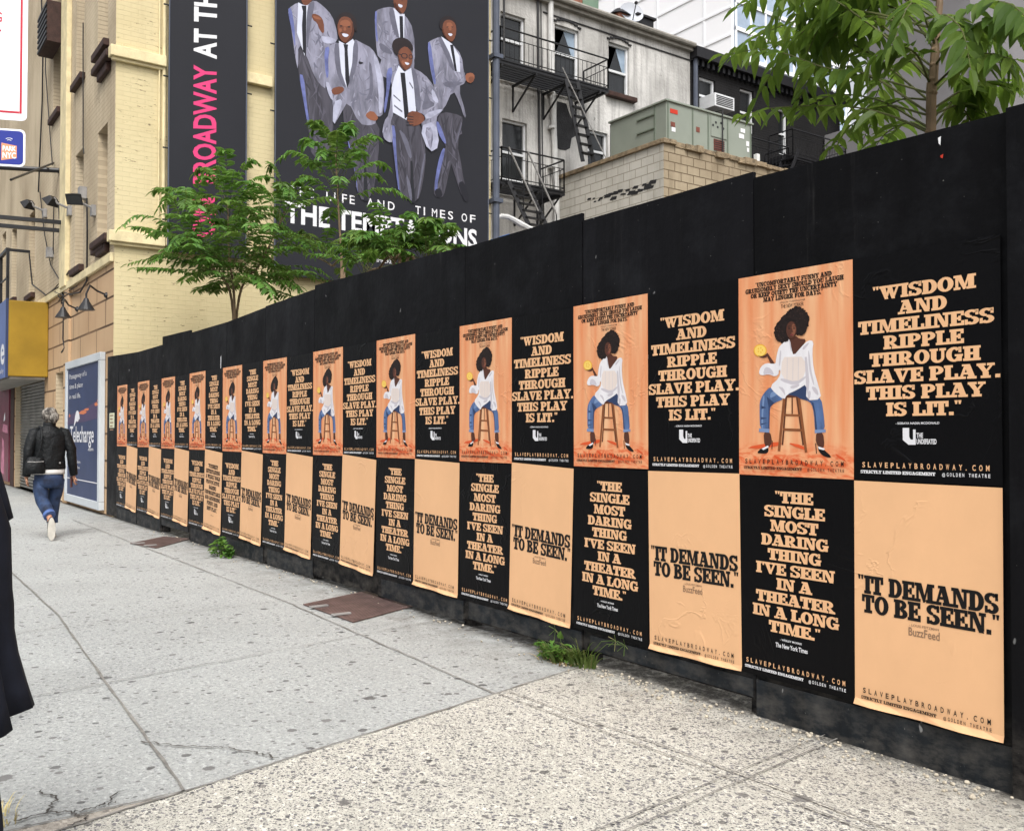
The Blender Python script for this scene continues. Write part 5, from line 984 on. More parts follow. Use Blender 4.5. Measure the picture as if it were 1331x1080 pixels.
for i in range(4):
    for k in range(18): fs.append((i * 18 + k, i * 18 + (k + 1) % 18, (i + 1) * 18 + (k + 1) % 18, (i + 1) * 18 + k))
q.add(vs, fs, mat('pale_dish_grey', C(196, 200, 208), var=.05)); q.build('reflector', ds, smooth=True)
q = MB(); q.tube([(d.x - .05, d.y, ROOF), d - nrm * .02], .03, M['iron'], 6); q.tube([d - s2 * .3, d + nrm * .42], .014, M['iron'], 5); q.ball(d + nrm * .42, .05, M['iron'], 8, 6); q.build('mast', ds)
p0 = onX(727, 5, XR - 1.2); p1 = onX(757, 12, XR - 1.2); p2 = onX(778, 19, XR - 1.2)
q = MB(); q.box((XR - 2.2, p0.y, ROOF), (XR - 1.2, p1.y, p0.z + 1.2), M['brickred']); tag(q.build('chimney_stack', loc=(XR - 1.7, p0.y, ROOF)), 'wide weathered brick chimney stack at the top edge of the roof', 'chimney')
q = MB(); q.box((XR - 2.6, p1.y + .02, ROOF), (XR - 1.2, p2.y, p1.z + .7), mat('green_bulkhead', C(120, 146, 126), var=.1)); q.box((XR - 2.65, p1.y - .0, p1.z + .702), (XR - 1.15, p2.y + .04, p1.z + .78), M['hvac_dark']); tag(q.build('roof_bulkhead', loc=(XR - 1.9, p1.y, ROOF)), 'green boxy roof bulkhead beside the brick chimney stack', 'bulkhead')
# pale high-rise in the distance
YT = 92; tw = thing('office_tower', 'overexposed pale high-rise with faint floor lines and blue glass end, far behind', 'tower', (-60, YT, 0))
A_ = onY(951, 60, YT); q = MB(); q.box((A_.x - 75, YT, -.1), (A_.x, YT + 26, 95), M['tower']); q.build('slab', tw)
q = MB()
for k in range(24): q.box((A_.x - 75, YT - .12, 6 + k * 3.7), (A_.x - .01, YT - .01, 6.28 + k * 3.7), M['tower_line'])
for k in range(8): q.box((A_.x - 5 - k * 9, YT - .1, 0), (A_.x - 4.75 - k * 9, YT - .012, 94), M['tower_line'])
q.build('floor_lines', tw)
q = MB(); q.box((A_.x + .01, YT + .5, 0), (A_.x + .3, YT + 25, 94), M['tower_glass'])
for k in range(25): q.box((A_.x + .302, YT + .3, 3 + k * 3.7), (A_.x + .5, YT + 25, 3.5 + k * 3.7), M['tower_line'])
for k in range(9): q.box((A_.x + .302, YT + .3 + k * 3, 0), (A_.x + .45, YT + .6 + k * 3, 94), M['tower_line'])
q.build('glass_front', tw)
# bits seen low over the fence at the back corner
q = MB(); q.tube([onX(*p, -14.6) for p in ((644, 284), (652, 281), (660, 282), (668, 286), (676, 291), (686, 296), (700, 302))], [.03, .05, .055, .06, .07, .06, .06], M['white_pipe'], 8); tag(q.build('white_hose', loc=(-14.6, 8.5, 5)), 'arched white plastic hose above the fence by the blue tarp', 'hose')
q = MB(); c = onX(652, 303, -14.2); rn = random.Random(5); vs = []
for i in range(7):
    for j in range(5): vs.append((c.x + (j - 2) * .25, c.y + (i - 3) * .13, c.z - .05 + rn.uniform(-.03, .03) - .06 * abs(i - 3) ** 1.2 - .1 * (j == 4)))
q.add(vs, [(i * 5 + j, i * 5 + j + 1, i * 5 + j + 6, i * 5 + j + 5) for i in range(6) for j in range(4)], M['blue_tarp'])
q.box((c.x - .5, c.y - .42, c.z - 1.4), (c.x + .45, c.y + .42, c.z - .32), M['blue_tarp']); tag(q.build('tarp_bundle', loc=(c.x, c.y, c.z - 1.4)), 'bright blue tarp bundle just showing over the fence', 'tarp')

# ------------------------------------------------------------------ trees of heaven: stems with long pinnate leaves
def leafmat(name, cols, tr=.35):
    q = N(name); g = q.n('ShaderNodeNewGeometry'); r = q.n('ShaderNodeValToRGB'); q.l(g.outputs['Random Per Island'], r.inputs[0]); e = r.color_ramp.elements
    while len(e) < len(cols): e.new(.5)
    for i, c in enumerate(cols): e[i].position = i / (len(cols) - 1); e[i].color = (*c, 1)
    col = q.mix(.25, r.outputs[0], q.mix(q.noise(3, 3), cols[0], cols[-1]))
    q.done(col, .42, .35); t = q.n('ShaderNodeBsdfTranslucent'); tc = q.mix(.5, col, (.16, .24, .03)); q.l(tc, t.inputs[0]); m = q.n('ShaderNodeMixShader'); m.inputs[0].default_value = tr
    q.l(q.b.outputs[0], m.inputs[1]); q.l(t.outputs[0], m.inputs[2]); q.l(m.outputs[0], q.t.nodes['Material Output'].inputs[0]); return q.m
M['leaf'] = leafmat('tree_leaf_green', [(.05, .14, .026), (.085, .215, .04), (.13, .29, .052), (.2, .37, .08)], .45)
M['leaf_young'] = leafmat('young_leaf_green', [(.07, .16, .03), (.11, .22, .04), (.16, .25, .05)], .4)
M['leaf_big'] = leafmat('large_leaf_green', [(.06, .125, .022), (.095, .18, .03), (.13, .225, .036), (.19, .28, .05)], .62)
M['bark'] = mat('pale_sapling_bark', C(134, 112, 88), var=.3, vs=20, stretch=(1, 1, .3), bump=.004)
M['rachis'] = mat('green_leaf_stalk', C(96, 100, 58), var=.2)
UP = Vector((0, 0, 1))
def leaflet(mb, b, d, n, L_, W_, m, droop=.25):
    s = d.cross(n).normalized(); n = s.cross(d).normalized()
    P = lambda t, k, h=0: b + d * (L_ * t) + s * (W_ * k) + n * h - UP * (droop * L_ * t * t)
    f = W_ * .22
    v = [P(0, 0), P(.5, 0), P(1, 0, -f * .5), P(.18, -.42, f), P(.5, -.5, f), P(.8, -.26, f * .3), P(.18, .42, f), P(.5, .5, f), P(.8, .26, f * .3)]
    mb.add(v, [(0, 1, 3), (3, 1, 4), (4, 1, 5), (5, 1, 2), (1, 0, 6), (1, 6, 7), (1, 7, 8), (1, 8, 2)], m)
def catmull(P, n):
    out = []; P = [P[0] * 2 - P[1]] + P + [P[-1] * 2 - P[-2]]
    for i in range(1, len(P) - 2):
        for k in range(n):
            t = k / n; a, b, c, d = P[i - 1:i + 3]
            out.append(.5 * ((2 * b) + (c - a) * t + (2 * a - 5 * b + 4 * c - d) * t * t + (3 * b - a - 3 * c + d) * t ** 3))
    return out + [P[-2]]
def pinnate(leaves, stalks, path, pairs, L_, W_, rnd, m, first=.22, rr=.006, hang=.35):
    pts = catmull([Vector(p) for p in path], 8)
    if stalks is not None: stalks.tube(pts, [rr * (1 - .75 * i / len(pts)) for i in range(len(pts))], M['rachis'], 5)
    N_ = len(pts) - 1
    for k in range(pairs + 1):
        t = first + (1 - first) * k / pairs; f = t * N_; i = min(int(f), N_ - 1); p = pts[i].lerp(pts[i + 1], f - i); d = (pts[i + 1] - pts[i]).normalized()
        side = d.cross(UP)
        if side.length < .2: side = d.cross(Vector((1, 0, 0)))
        side.normalize(); n = side.cross(d).normalized(); sz = (1 - .35 * abs(t - .5) ** 1.5 * 2) * rnd.uniform(.85, 1.12)
        if k == pairs: leaflet(leaves, p, d, n, L_ * sz, W_ * sz, m, .3); continue
        for e in (-1, 1):
            dd = (side * e * .85 + d * rnd.uniform(.3, .6) - UP * rnd.uniform(.0, hang)).normalized(); nn = (n + side * e * rnd.uniform(-.3, .3) + Vector((rnd.uniform(-.25, .25), rnd.uniform(-.25, .25), 0))).normalized()
            leaflet(leaves, p + d * rnd.uniform(-.01, .01), dd, nn, L_ * sz, W_ * sz, m, rnd.uniform(.1, .4))
def sapling(label, base, stems, rnd, Lmin, Lmax, L_, W_, top_young=True, grp='saplings behind the fence'):
    t = thing('sapling_tree', label, 'tree', base, grp); tr = MB(); cr = MB()
    for P, nl, z0 in stems:
        pts = catmull([Vector(p) for p in P], 8); tr.tube(pts, [.026 * (1 - .75 * i / len(pts)) for i in range(len(pts))], M['bark'], 7)
        az = rnd.uniform(0, 6)
        for k in range(nl):
            u = z0 + (1 - z0) * (k + .5) / nl; f = u * (len(pts) - 1); i = min(int(f), len(pts) - 2); p = pts[i].lerp(pts[i + 1], f - i); az += 2.4 + rnd.uniform(-.35, .35)
            L = rnd.uniform(Lmin, Lmax) * (1 - .45 * max(0, u - .75) / .25); el = rnd.uniform(-.1, .55) + .75 * max(0, u - .7) / .3
            h = Vector((math.cos(az), math.sin(az), 0)); rise = math.sin(el) * L; sag = rnd.uniform(-.02, .2)
            path = [p, p + h * L * .45 * math.cos(el) + UP * rise * .75, p + h * L * .8 * math.cos(el) + UP * (rise - .25 * sag * L), p + h * L * math.cos(el) + UP * (rise - sag * L)]
            pinnate(cr, tr, path, rnd.randint(11, 15), L_ * rnd.uniform(.8, 1.05), W_, rnd, M['leaf_young'] if (rnd.random() < (.4 if u > .85 else .16)) else M['leaf'], rr=.004, hang=.18)
    tr.build('trunk', t); cr.build('crown', t); return t
rn = random.Random(41)
b = onY(305, 410, 1.2); bx, by = b.x, b.y
P_ = lambda px, py, Y: onY(px, py, Y)
sapling('widest leafy sapling over the fence, in front of the narrow pink-lettered banner', (bx, by, 0),
        [([(bx, by, 0), P_(305, 410, 1.2), P_(298, 335, 1.15), P_(296, 262, 1.1)], 50, .4), ([(bx, by, 0), P_(303, 408, 1.2), P_(278, 350, .9), P_(240, 305, .4)], 40, .4), ([(bx, by, 0), P_(308, 405, 1.25), P_(340, 340, 1.5), P_(372, 272, 1.7)], 44, .4)], rn, .85, 1.45, .165, .052)
b = onY(443, 360, 1.9); bx, by = b.x, b.y
sapling('slender taller sapling whose drooping top crosses the dancers on the big banner', (bx, by, 0),
        [([(bx, by, 0), P_(444, 362, 1.9), P_(441, 290, 1.9), P_(436, 200, 1.9)], 26, .74), ([(bx, by, 0), P_(448, 370, 2.0), P_(430, 345, 2.2), P_(412, 335, 2.4)], 7, .6)], rn, .7, 1.1, .16, .053, top_young=False)
b = onY(520, 345, 1.3); bx, by = b.x, b.y
sapling('low sapling peeping over the fence below the white banner lettering', (bx, by, 0),
        [([(bx, by, 0), P_(520, 360, 1.3), P_(516, 335, 1.3), P_(512, 345, 1.3)], 24, .72), ([(bx, by, 0), P_(526, 365, 1.35), P_(545, 345, 1.5), P_(558, 340, 1.6)], 16, .76), ([(bx, by, 0), P_(515, 365, 1.3), P_(490, 350, 1.4), P_(470, 358, 1.5)], 15, .74)], rn, .5, .8, .13, .042)
# the large-leaved tree on the right, close behind the fence
TY = .9; b = onY(1212, 175, TY); tx = b.x
t = thing('broad_leaf_tree', 'young tree with big hanging pinnate leaves towering over the near end of the fence', 'tree', (tx, TY, 0)); tr = MB(); cr = MB(); rn = random.Random(17)
tr.tube(catmull([Vector((tx - .03, TY, 0)), onY(1210, 190, TY), onY(1213, 110, TY), onY(1216, 60, TY), onY(1222, -10, TY), onY(1226, -130, TY)], 6), [.024] * 10 + [.021] * 8 + [.017] * 6 + [.012] * 7, M['bark'], 9)
for k, (px, py) in enumerate(((1209, 172), (1210, 148), (1212, 121), (1213, 104), (1214, 85), (1215, 66), (1217, 40))): tr.ball(onY(px, py, TY), (.026 - k * .001, .026, .02), M['bark'], 8, 6)
def lf(pts, ys, pairs, L_=.17, W_=.07, first=.3, hang=.9):
    pinnate(cr, tr, [onY(x, y, TY + dy) for (x, y), dy in zip(pts, ys)], pairs + 2, L_ * rn.uniform(.75, .98), W_ * rn.uniform(.72, .9), rn, M['leaf_big'], first=first, rr=.0065, hang=hang)
lf([(1204, 171), (1150, 148), (1090, 138), (1010, 140), (965, 150)], [0, -.05, .0, .1, .2], 8)
lf([(1207, 147), (1130, 98), (1072, 88), (1000, 65), (940, 72)], [0, -.1, -.2, -.3, -.35], 9)
lf([(1208, 122), (1150, 105), (1095, 96), (1040, 100)], [0, .1, .25, .4], 7)
lf([(1208, 104), (1165, 60), (1122, 26), (1070, -5), (1000, -10), (960, 10)], [0, -.1, -.2, -.3, -.35, -.4], 10, .18)
lf([(1210, 86), (1160, 50), (1110, 40), (1040, 48), (1000, 60)], [0, .1, .2, .3, .4], 9)
lf([(1213, 142), (1250, 118), (1285, 108), (1320, 110)], [0, .1, .25, .35], 6)
lf([(1213, 166), (1240, 130), (1262, 112), (1290, 118)], [0, .25, .45, .6], 6)
lf([(1214, 112), (1248, 82), (1280, 70), (1320, 78)], [0, -.1, -.2, -.25], 7)
lf([(1215, 86), (1245, 48), (1290, 25), (1345, 40)], [0, -.1, -.15, -.2], 8)
lf([(1206, 150), (1150, 138), (1110, 160), (1075, 198)], [0, .2, .45, .6], 7, .15, .06)
lf([(1212, 150), (1245, 138), (1262, 158), (1272, 190)], [0, .2, .35, .5], 5, .15, .06)
lf([(1208, 130), (1170, 130), (1140, 150), (1120, 185)], [0, .3, .6, .9], 6, .16, .06)
lf([(1216, 66), (1180, 20), (1130, 5), (1070, 20)], [0, .2, .35, .5], 8); lf([(1216, 60), (1195, 10), (1180, 10), (1160, 60)], [0, -.2, -.4, -.5], 7)
for k in range(15):
    px, py = 1217 + k * .6, 50 - k * 12; a = rn.uniform(0, 6.28); L = rn.uniform(.7, 1.0); p = onY(px, py, TY); h = Vector((math.cos(a), math.sin(a) * .8, 0))
    if k % 3 == 0: h = Vector((-.9, -.25 * math.cos(a), 0))
    pinnate(cr, tr, [p, p + h * L * .5 + UP * .25, p + h * L * .85 + UP * .2, p + h * L * 1.1 - UP * .05], 11, .155, .056, rn, M['leaf_big'], first=.28, rr=.0065, hang=.8)
for pts, ys, pr in (([(1206, 130), (1130, 70), (1060, 40), (985, 35)], [.1, .2, .3, .35], 9), ([(1209, 95), (1140, 30), (1070, 18), (990, 45), (950, 70)], [0, .1, .1, .2, .2], 10), ([(1205, 165), (1140, 130), (1080, 125), (1035, 150)], [.05, .3, .5, .6], 8),
                    ([(1214, 75), (1262, 35), (1300, 60), (1330, 110)], [0, .1, .15, .2], 8), ([(1216, 55), (1262, 10), (1310, 5), (1350, 40)], [0, -.1, -.2, -.3], 8), ([(1212, 120), (1240, 100), (1270, 125), (1290, 170)], [0, .2, .3, .4], 7), ([(1210, 100), (1180, 80), (1150, 100), (1130, 150)], [0, .3, .6, .8], 8),
                    ([(1217, 40), (1160, -10), (1090, -15), (1020, 15)], [0, .3, .5, .6], 9), ([(1216, 50), (1225, 20), (1250, 40), (1262, 90)], [0, -.15, -.25, -.3], 7), ([(1209, 110), (1190, 70), (1160, 62), (1120, 88)], [0, -.2, -.3, -.35], 7), ([(1204, 168), (1180, 160), (1150, 175), (1130, 205)], [.1, .4, .7, .9], 7)):
    lf(pts, ys, pr, rn.uniform(.16, .19), rn.uniform(.068, .08))
tr.build('trunk', t); cr.build('crown', t)

# ------------------------------------------------------------------ weeds at the foot of the fence
M['blade'] = leafmat('grass_blade_green', [(.05, .12, .02), (.09, .18, .03), (.14, .2, .05), (.3, .26, .12)], .3)
def blades(q, c, n, h, sp, rnd, w0=.006, lean=.8, m=None):
    for i in range(n):
        a = rnd.uniform(0, 6.28); r = sp * rnd.random() ** .7; p = Vector((c[0] + r * math.cos(a), min(c[1] + r * math.sin(a) * .6, -.016), c[2])); a2 = a + rnd.uniform(-.7, .7)
        d = Vector((math.cos(a2), -abs(math.sin(a2)) if p.y > -.08 else math.sin(a2), 0)); H_ = h * rnd.uniform(.45, 1); l = H_ * lean * rnd.uniform(.3, 1.3); s = Vector((-d.y, d.x, 0)) * w0 * rnd.uniform(.6, 1.3); vs = []
        for k in range(5): t = k / 4; x = p + d * l * t ** 1.4 + UP * H_ * (t - .38 * t ** 3); x.y = min(x.y, -.014); wv = (1 - t) ** .6; vs += [x + s * wv, x - s * wv]
        q.add(vs, [(2 * k, 2 * k + 1, 2 * k + 3, 2 * k + 2) for k in range(4)], m or M['blade'])
rn = random.Random(23)
c = onZ(752, 858); g = thing('weed_tuft', 'bigger clump of grass and weeds growing at the fence foot beside the pavement seam', 'weeds', (c.x, -.06, 0), 'weeds at the fence foot')
q = MB(); blades(q, (c.x - .06, -.07, 0), 200, .15, .14, rn); blades(q, (c.x + .12, -.06, 0), 90, .18, .1, rn); blades(q, (c.x + .1, -.05, 0), 8, .3, .06, rn, w0=.003, lean=.7)
for px, py in ((800, 832), (812, 838), (722, 818)):
    e = onY(px, py, -.05); b0 = Vector((c.x + (.1 if px > 780 else -.05), -.05, 0)); q.tube([b0, b0.lerp(e, .6) + UP * .05, e], .0018, M['blade'], 4)
    for k in range(5): a = k * 1.26; q.tube([e, e + Vector((.045 * math.cos(a), -.02, .045 * math.sin(a) - .01))], .0015, M['blade'], 4)
q.build('grass_blades', g); q = MB()
for i in range(48):
    a = rn.uniform(0, 6.28); p = Vector((c.x - .05 + rn.uniform(-.14, .1), -.07 - rn.random() * .07, rn.uniform(.02, .1))); leaflet(q, p, Vector((math.cos(a), -abs(math.sin(a)) - .2, rn.uniform(0, .6))).normalized(), UP, .05, .028, M['leaf'] if i % 3 else M['leaf_young'])
p = Vector((c.x - .06, -.06, .12)); leaflet(q, p, Vector((.1, -.4, 1)).normalized(), Vector((.2, -1, .2)), .05, .05, M['leaf_young'], 0); q.build('broad_leaves', g)
q = MB(); blades(q, (c.x - .05, -.09, 0), 50, .05, .16, rn, w0=.007, lean=1.6, m=mat('dead_grass_straw', C(190, 165, 115), var=.25, vs=30)); q.build('dead_grass', g)
c = onZ(298, 722); g = thing('weed_tuft', 'small leafy weed sprouting at the fence foot farther down the sidewalk', 'weeds', (c.x, -.07, 0), 'weeds at the fence foot')
q = MB()
for i in range(90):
    a = rn.uniform(0, 6.28); rr = rn.random() ** .6; p = Vector((c.x + .2 * rr * math.cos(a), min(-.12 + .1 * rr * math.sin(a), -.03), rn.uniform(.02, .22) * (1 - .5 * rr))); leaflet(q, p, Vector((math.cos(a), -abs(math.sin(a)), rn.uniform(-.1, .7))).normalized(), UP, .085, .05, M['leaf'] if i % 3 else M['leaf_young'])
q.build('broad_leaves', g); q = MB(); blades(q, (c.x - .12, -.1, 0), 40, .12, .2, rn, w0=.005); q.build('grass_blades', g)
q = MB(); c = onZ(3, 1062); blades(q, (c.x, c.y, 0), 36, .07, .1, rn, w0=.003, m=mat('dry_grass', C(205, 190, 140), var=.3, vs=40)); tag(q.build('dry_grass_tuft', loc=(c.x, c.y, 0)), 'tuft of dry straw-coloured grass by the near walker', 'weeds')

# ------------------------------------------------------------------ parking signs at the top left
sr = (_r * .974 + Vector((_f.x, _f.y, 0)) * .228).normalized(); sn = Vector((sr.y, -sr.x, 0)); SP = Vector((-2.82, -2.922, 0))
sg = thing('parking_sign_post', 'steel post with a red-bordered white parking sign above a small blue one', 'sign', tuple(SP))
sf = lambda a, z, d=0: SP + sr * a + sn * (.03 + d) + UP * z
def plate(q, a0, a1, z0, z1, m, d=0.0, th=.003, r=.02):
    pts = []
    for cx, cy, s in ((a1 - r, z1 - r, 0), (a0 + r, z1 - r, 90), (a0 + r, z0 + r, 180), (a1 - r, z0 + r, 270)): pts += [(cx + r * math.cos(R(s + k * 30)), cy + r * math.sin(R(s + k * 30))) for k in range(4)]
    n = len(pts); q.add([sf(x, z, d) for x, z in pts] + [sf(x, z, d - th) for x, z in pts], [tuple(range(n)), tuple(range(n, 2 * n))[::-1]] + [(i, i + n, (i + 1) % n + n, (i + 1) % n) for i in range(n)], m)
q = MB(); q.tube([SP + UP * 0, SP + UP * 3.42], .028, M['gutter'], 8); q.build('post', sg)
RED = mat('sign_red', C(200, 40, 62), rough=.4, var=.04); BLU = mat('sign_blue', C(36, 52, 150), rough=.4, var=.05); SW = mat('sign_white', C(244, 246, 252, .92), rough=.4, var=.02)
q = MB(); plate(q, -.153, .153, 2.63, 3.35, SW); q.build('white_plate', sg)
q = MB()
for a in ((-.133, -.124, 2.66, 3.32), (.124, .133, 2.66, 3.32), (-.1235, .1235, 2.66, 2.669), (-.1235, .1235, 3.311, 3.32)): q.add([sf(a[0], a[2], .001), sf(a[1], a[2], .001), sf(a[1], a[3], .001), sf(a[0], a[3], .001)], [(0, 1, 2, 3)], RED)
q.build('red_border', sg)
q = MB(); zz = 1.29 + 4 * ((540 - 55) / 1220 + .0196)
put_sans(q, 'ONLY', RED, lambda a, z: sf(a, z, .0012), -.11, .052, zz, zz + .055, bold=.02); put_sans(q, 'LOADING', RED, lambda a, z: sf(a, z, .0012), -.11, .052, zz + .09, zz + .13, bold=.02); q.build('lettering', sg)
q = MB(); plate(q, -.148, .148, 2.432, 2.592, SW); plate(q, -.14, .14, 2.44, 2.584, BLU, .0012, .001, .016); q.build('blue_plate', sg)
q = MB(); OR = mat('sign_orange', C(240, 160, 120), var=.04)
q.add([sf(a, z, .0014) for a, z in ((.055, 2.455), (.115, 2.468), (.115, 2.52), (.055, 2.53))], [(0, 1, 2, 3)], OR)
put_sans(q, 'PARK', SW, lambda a, z: sf(a, z, .0018), .06, .112, 2.497, 2.517, bold=.02); put_sans(q, 'NYC', SW, lambda a, z: sf(a, z, .0018), .06, .112, 2.466, 2.49, bold=.02); put_sans(q, 'P', SW, lambda a, z: sf(a, z, .0018), -.04, .045, 2.46, 2.55, bold=.04)
for r in (.012, .02): q.tube([sf(.085 + r * math.cos(R(a)), 2.532 + r * math.sin(R(a)), .0016) for a in (50, 70, 90, 110, 130)], .0014, SW, 4)
q.build('lettering', sg)

# ------------------------------------------------------------------ people
M['skin'] = mat('skin', C(196, 146, 118), rough=.5, var=.08, vs=20); M['leather'] = mat('black_leather', C(24, 26, 28), rough=.5, spec=.2, var=.3, vs=9, bump=.025, bs=11); M['denim'] = mat('blue_denim', C(36, 46, 70), var=.3, vs=7, bump=.006, bs=30, c2=C(56, 76, 112))
M['navy_cloth'] = mat('navy_black_cotton', C(30, 33, 44), rough=.85, spec=.15, var=.25, vs=8); M['sole'] = mat('white_rubber_sole', C(206, 202, 192), var=.1, vs=14); M['stripe_shirt'] = mat('white_shirt', C(214, 212, 208), var=.2, vs=30, stretch=(.1, .1, 1))
def greyhair():
    q = N('streaked_grey_hair'); nz = q.noise(26, 3, .6, q.mapv((1, 1, .35))); q.bump(nz, .02); return q.done(q.mix(q.ramp(nz, .4, .6), C(46, 41, 38), C(160, 153, 144)), .55, .35)
M['grey_hair'] = greyhair(); M['dark_hair'] = mat('dark_brown_hair', C(52, 40, 34), rough=.5, var=.4, vs=30, stretch=(1, 1, .3))
def body(t, J, hands, name='body'):
    ks = list(J); idx = {k: i for i, k in enumerate(ks)}
    E = [('pelvis', 'spine'), ('spine', 'chest'), ('chest', 'neck'), ('neck', 'jaw'), ('jaw', 'head'), ('head', 'crown')]
    for s in 'LR': E += [('pelvis', 'hip' + s), ('hip' + s, 'knee' + s), ('knee' + s, 'ankle' + s), ('ankle' + s, 'toe' + s), ('chest', 'sho' + s), ('sho' + s, 'elb' + s), ('elb' + s, 'wri' + s), ('wri' + s, 'palm' + s)]
    V, F = skin([J[k][0] for k in ks], [(idx[a], idx[b]) for a, b in E], [J[k][1] for k in ks]); q = MB(); q.add(V, F, M['skin'])
    for s in 'LR':
        w_ = Vector(J['wri' + s][0]); p = Vector(J['palm' + s][0]); d = (p - w_).normalized(); a = Vector(hands[s]).normalized(); a = (a - d * a.dot(d)).normalized(); c = d.cross(a)   # a: across the knuckles, c: palm side
        for k, (off, ln) in enumerate(((-.026, .062), (-.009, .074), (.009, .07), (.025, .055))):
            b0 = p + a * off; q.tube([b0 - d * .02, b0 + d * ln * .45 + c * .004, b0 + d * ln * .8 + c * .018, b0 + d * ln * .95 + c * .036], [.0095, .009, .008, .006], M['skin'], 8)
        b0 = p - d * .035 - a * .03; q.tube([b0, b0 - a * .022 + d * .02 + c * .012, b0 - a * .026 + d * .048 + c * .022], [.011, .010, .007], M['skin'], 8)
    h = Vector(J['head'][0]); yf = .082
    q.ball(h + Vector((0, yf - .014, .012)), (.008, .014, .022), M['skin'], 8, 6); q.ball(h + Vector((0, yf - .008, -.014)), (.014, .017, .012), M['skin'], 8, 6)
    for e in (-1, 1):
        q.ball(h + Vector((e * .079, -.005, -.01)), (.009, .02, .03), M['skin'], 8, 6); q.ball(h + Vector((e * .03, yf - .026, .018)), (.012, .008, .006), M['white'], 8, 6); q.ball(h + Vector((e * .03, yf - .0205, .018)), (.005, .004, .005), M['ink_black'], 6, 5)
        q.ball(h + Vector((e * .03, yf - .022, .027)), (.016, .009, .005), M['skin'], 8, 5); q.ball(h + Vector((e * .03, yf - .018, .042)), (.018, .007, .0035), M['dark_hair'], 8, 5)
    q.ball(h + Vector((0, yf - .017, -.05)), (.021, .01, .0045), M['p_lip'], 8, 6); q.ball(h + Vector((0, yf - .017, -.058)), (.018, .01, .005), M['p_lip'], 8, 6)
    return q.build(name, t, smooth=True)
# woman walking away by the ticket poster
W = thing('person', 'woman with streaked grey hair walking away in a black leather jacket and rolled jeans', 'person', (0, 0, 0))
J = {'pelvis': ((0, 0, .83), (.15, .1)), 'spine': ((0, .0, 1.02), (.13, .09)), 'chest': ((0, .01, 1.2), (.15, .09)), 'neck': ((0, .0, 1.35), .05), 'jaw': ((0, .015, 1.43), (.058, .06)), 'head': ((0, .02, 1.5), (.078, .088)), 'crown': ((0, .01, 1.56), (.06, .07)),
     'hipL': ((-.09, 0, .78), .09), 'kneeL': ((-.078, .0, .47), .055), 'ankleL': ((-.035, -.28, .25), .036), 'toeL': ((-.03, -.29, .06), .034), 'hipR': ((.09, 0, .78), .09), 'kneeR': ((.082, .11, .45), .055), 'ankleR': ((.07, .12, .09), .036), 'toeR': ((.075, .25, .04), .034),
     'shoL': ((-.17, 0, 1.3), .06), 'elbL': ((-.26, -.04, 1.03), .042), 'wriL': ((-.275, .03, .79), .028), 'palmL': ((-.272, .05, .715), (.035, .02)), 'shoR': ((.17, 0, 1.3), .06), 'elbR': ((.265, -.05, 1.03), .042), 'wriR': ((.315, .0, .79), .028), 'palmR': ((.318, .02, .715), (.035, .02))}
body(W, J, {'L': (.2, 1, 0), 'R': (-.2, 1, 0)})
rn = random.Random(61)
q = MB(); q.loft([(0, 0, .85, .205, .14), (0, -.005, .88, .21, .145), (0, 0, 1.0, .20, .135), (0, 0, 1.15, .215, .14), (0, .0, 1.25, .225, .135), (0, .0, 1.31, .205, .12), (0, 0, 1.355, .13, .1), (0, -.0, 1.38, .08, .075), (0, -.005, 1.41, .082, .078, .012), (0, -.01, 1.43, .075, .07, .012)], M['leather'], 22, wob=.018, rnd=rn)
for e, el, wr in ((-1, (-.265, -.04, 1.03), (-.275, .025, .775)), (1, (.27, -.05, 1.03), (.315, .0, .775))):
    q.tube([(e * .12, 0, 1.305), (e * .19, 0, 1.285), (e * .225, -.015, 1.2), Vector(el) + Vector((0, 0, .06)), Vector(el), Vector(el).lerp(Vector(wr), .5), wr], [.07, .082, .076, .066, .064, .058, .052], M['leather'], 12)
q.build('jacket', W, smooth=True)
q = MB(); q.tube([(.105, -.142, .93), (.105, -.15, .93)], .012, M['grey_iron'], 8); q.tube([(.06, -.144, .93), (.15, -.13, .935)], .008, M['leather'], 6); q.tube([(-.15, -.13, .935), (-.06, -.144, .93)], .008, M['leather'], 6); q.build('jacket_buckle', W)
q = MB(); q.loft([(0, 0, .79, .2, .142), (0, 0, .82, .203, .145), (0, 0, .87, .195, .13)], M['stripe_shirt'], 22); q.build('shirt', W, smooth=True)
q = MB(); q.loft([(0, 0, .83, .18, .125), (0, -.005, .74, .185, .14), (0, -.01, .66, .18, .135), (0, 0, .62, .17, .11)], M['denim'], 22, wob=.015, rnd=rn)
q.tube([(-.1, 0, .72), (-.105, -.01, .6), (-.085, .0, .47), (-.06, -.12, .385), (-.042, -.22, .315), (-.039, -.235, .3)], [.1, .096, .084, .078, .072, .073], M['denim'], 14); q.tube([(.1, 0, .72), (.1, .05, .6), (.084, .1, .46), (.077, .115, .32), (.072, .12, .2), (.072, .12, .185)], [.1, .096, .084, .076, .068, .069], M['denim'], 14); q.build('trousers', W, smooth=True)
q = MB(); q.tube([(-.045, -.215, .32), (-.037, -.245, .293)], .078, M['sole'] if False else mat('pale_denim_cuff', C(80, 106, 162), var=.15, vs=20), 14); q.tube([(.072, .12, .225), (.072, .12, .183)], .074, M['denim'], 14); q.build('trouser_cuff', W)
q = MB(); q.ball((-.032, -.3, .15), (.046, .045, .135), M['leather'], 14, 10); q.ball((.075, .16, .055), (.046, .13, .05), M['leather'], 14, 10); q.build('shoe', W, smooth=True)
q = MB(); q.loft([(-.032, 0, 0, .001, .001)], M['sole'], 8) if False else None
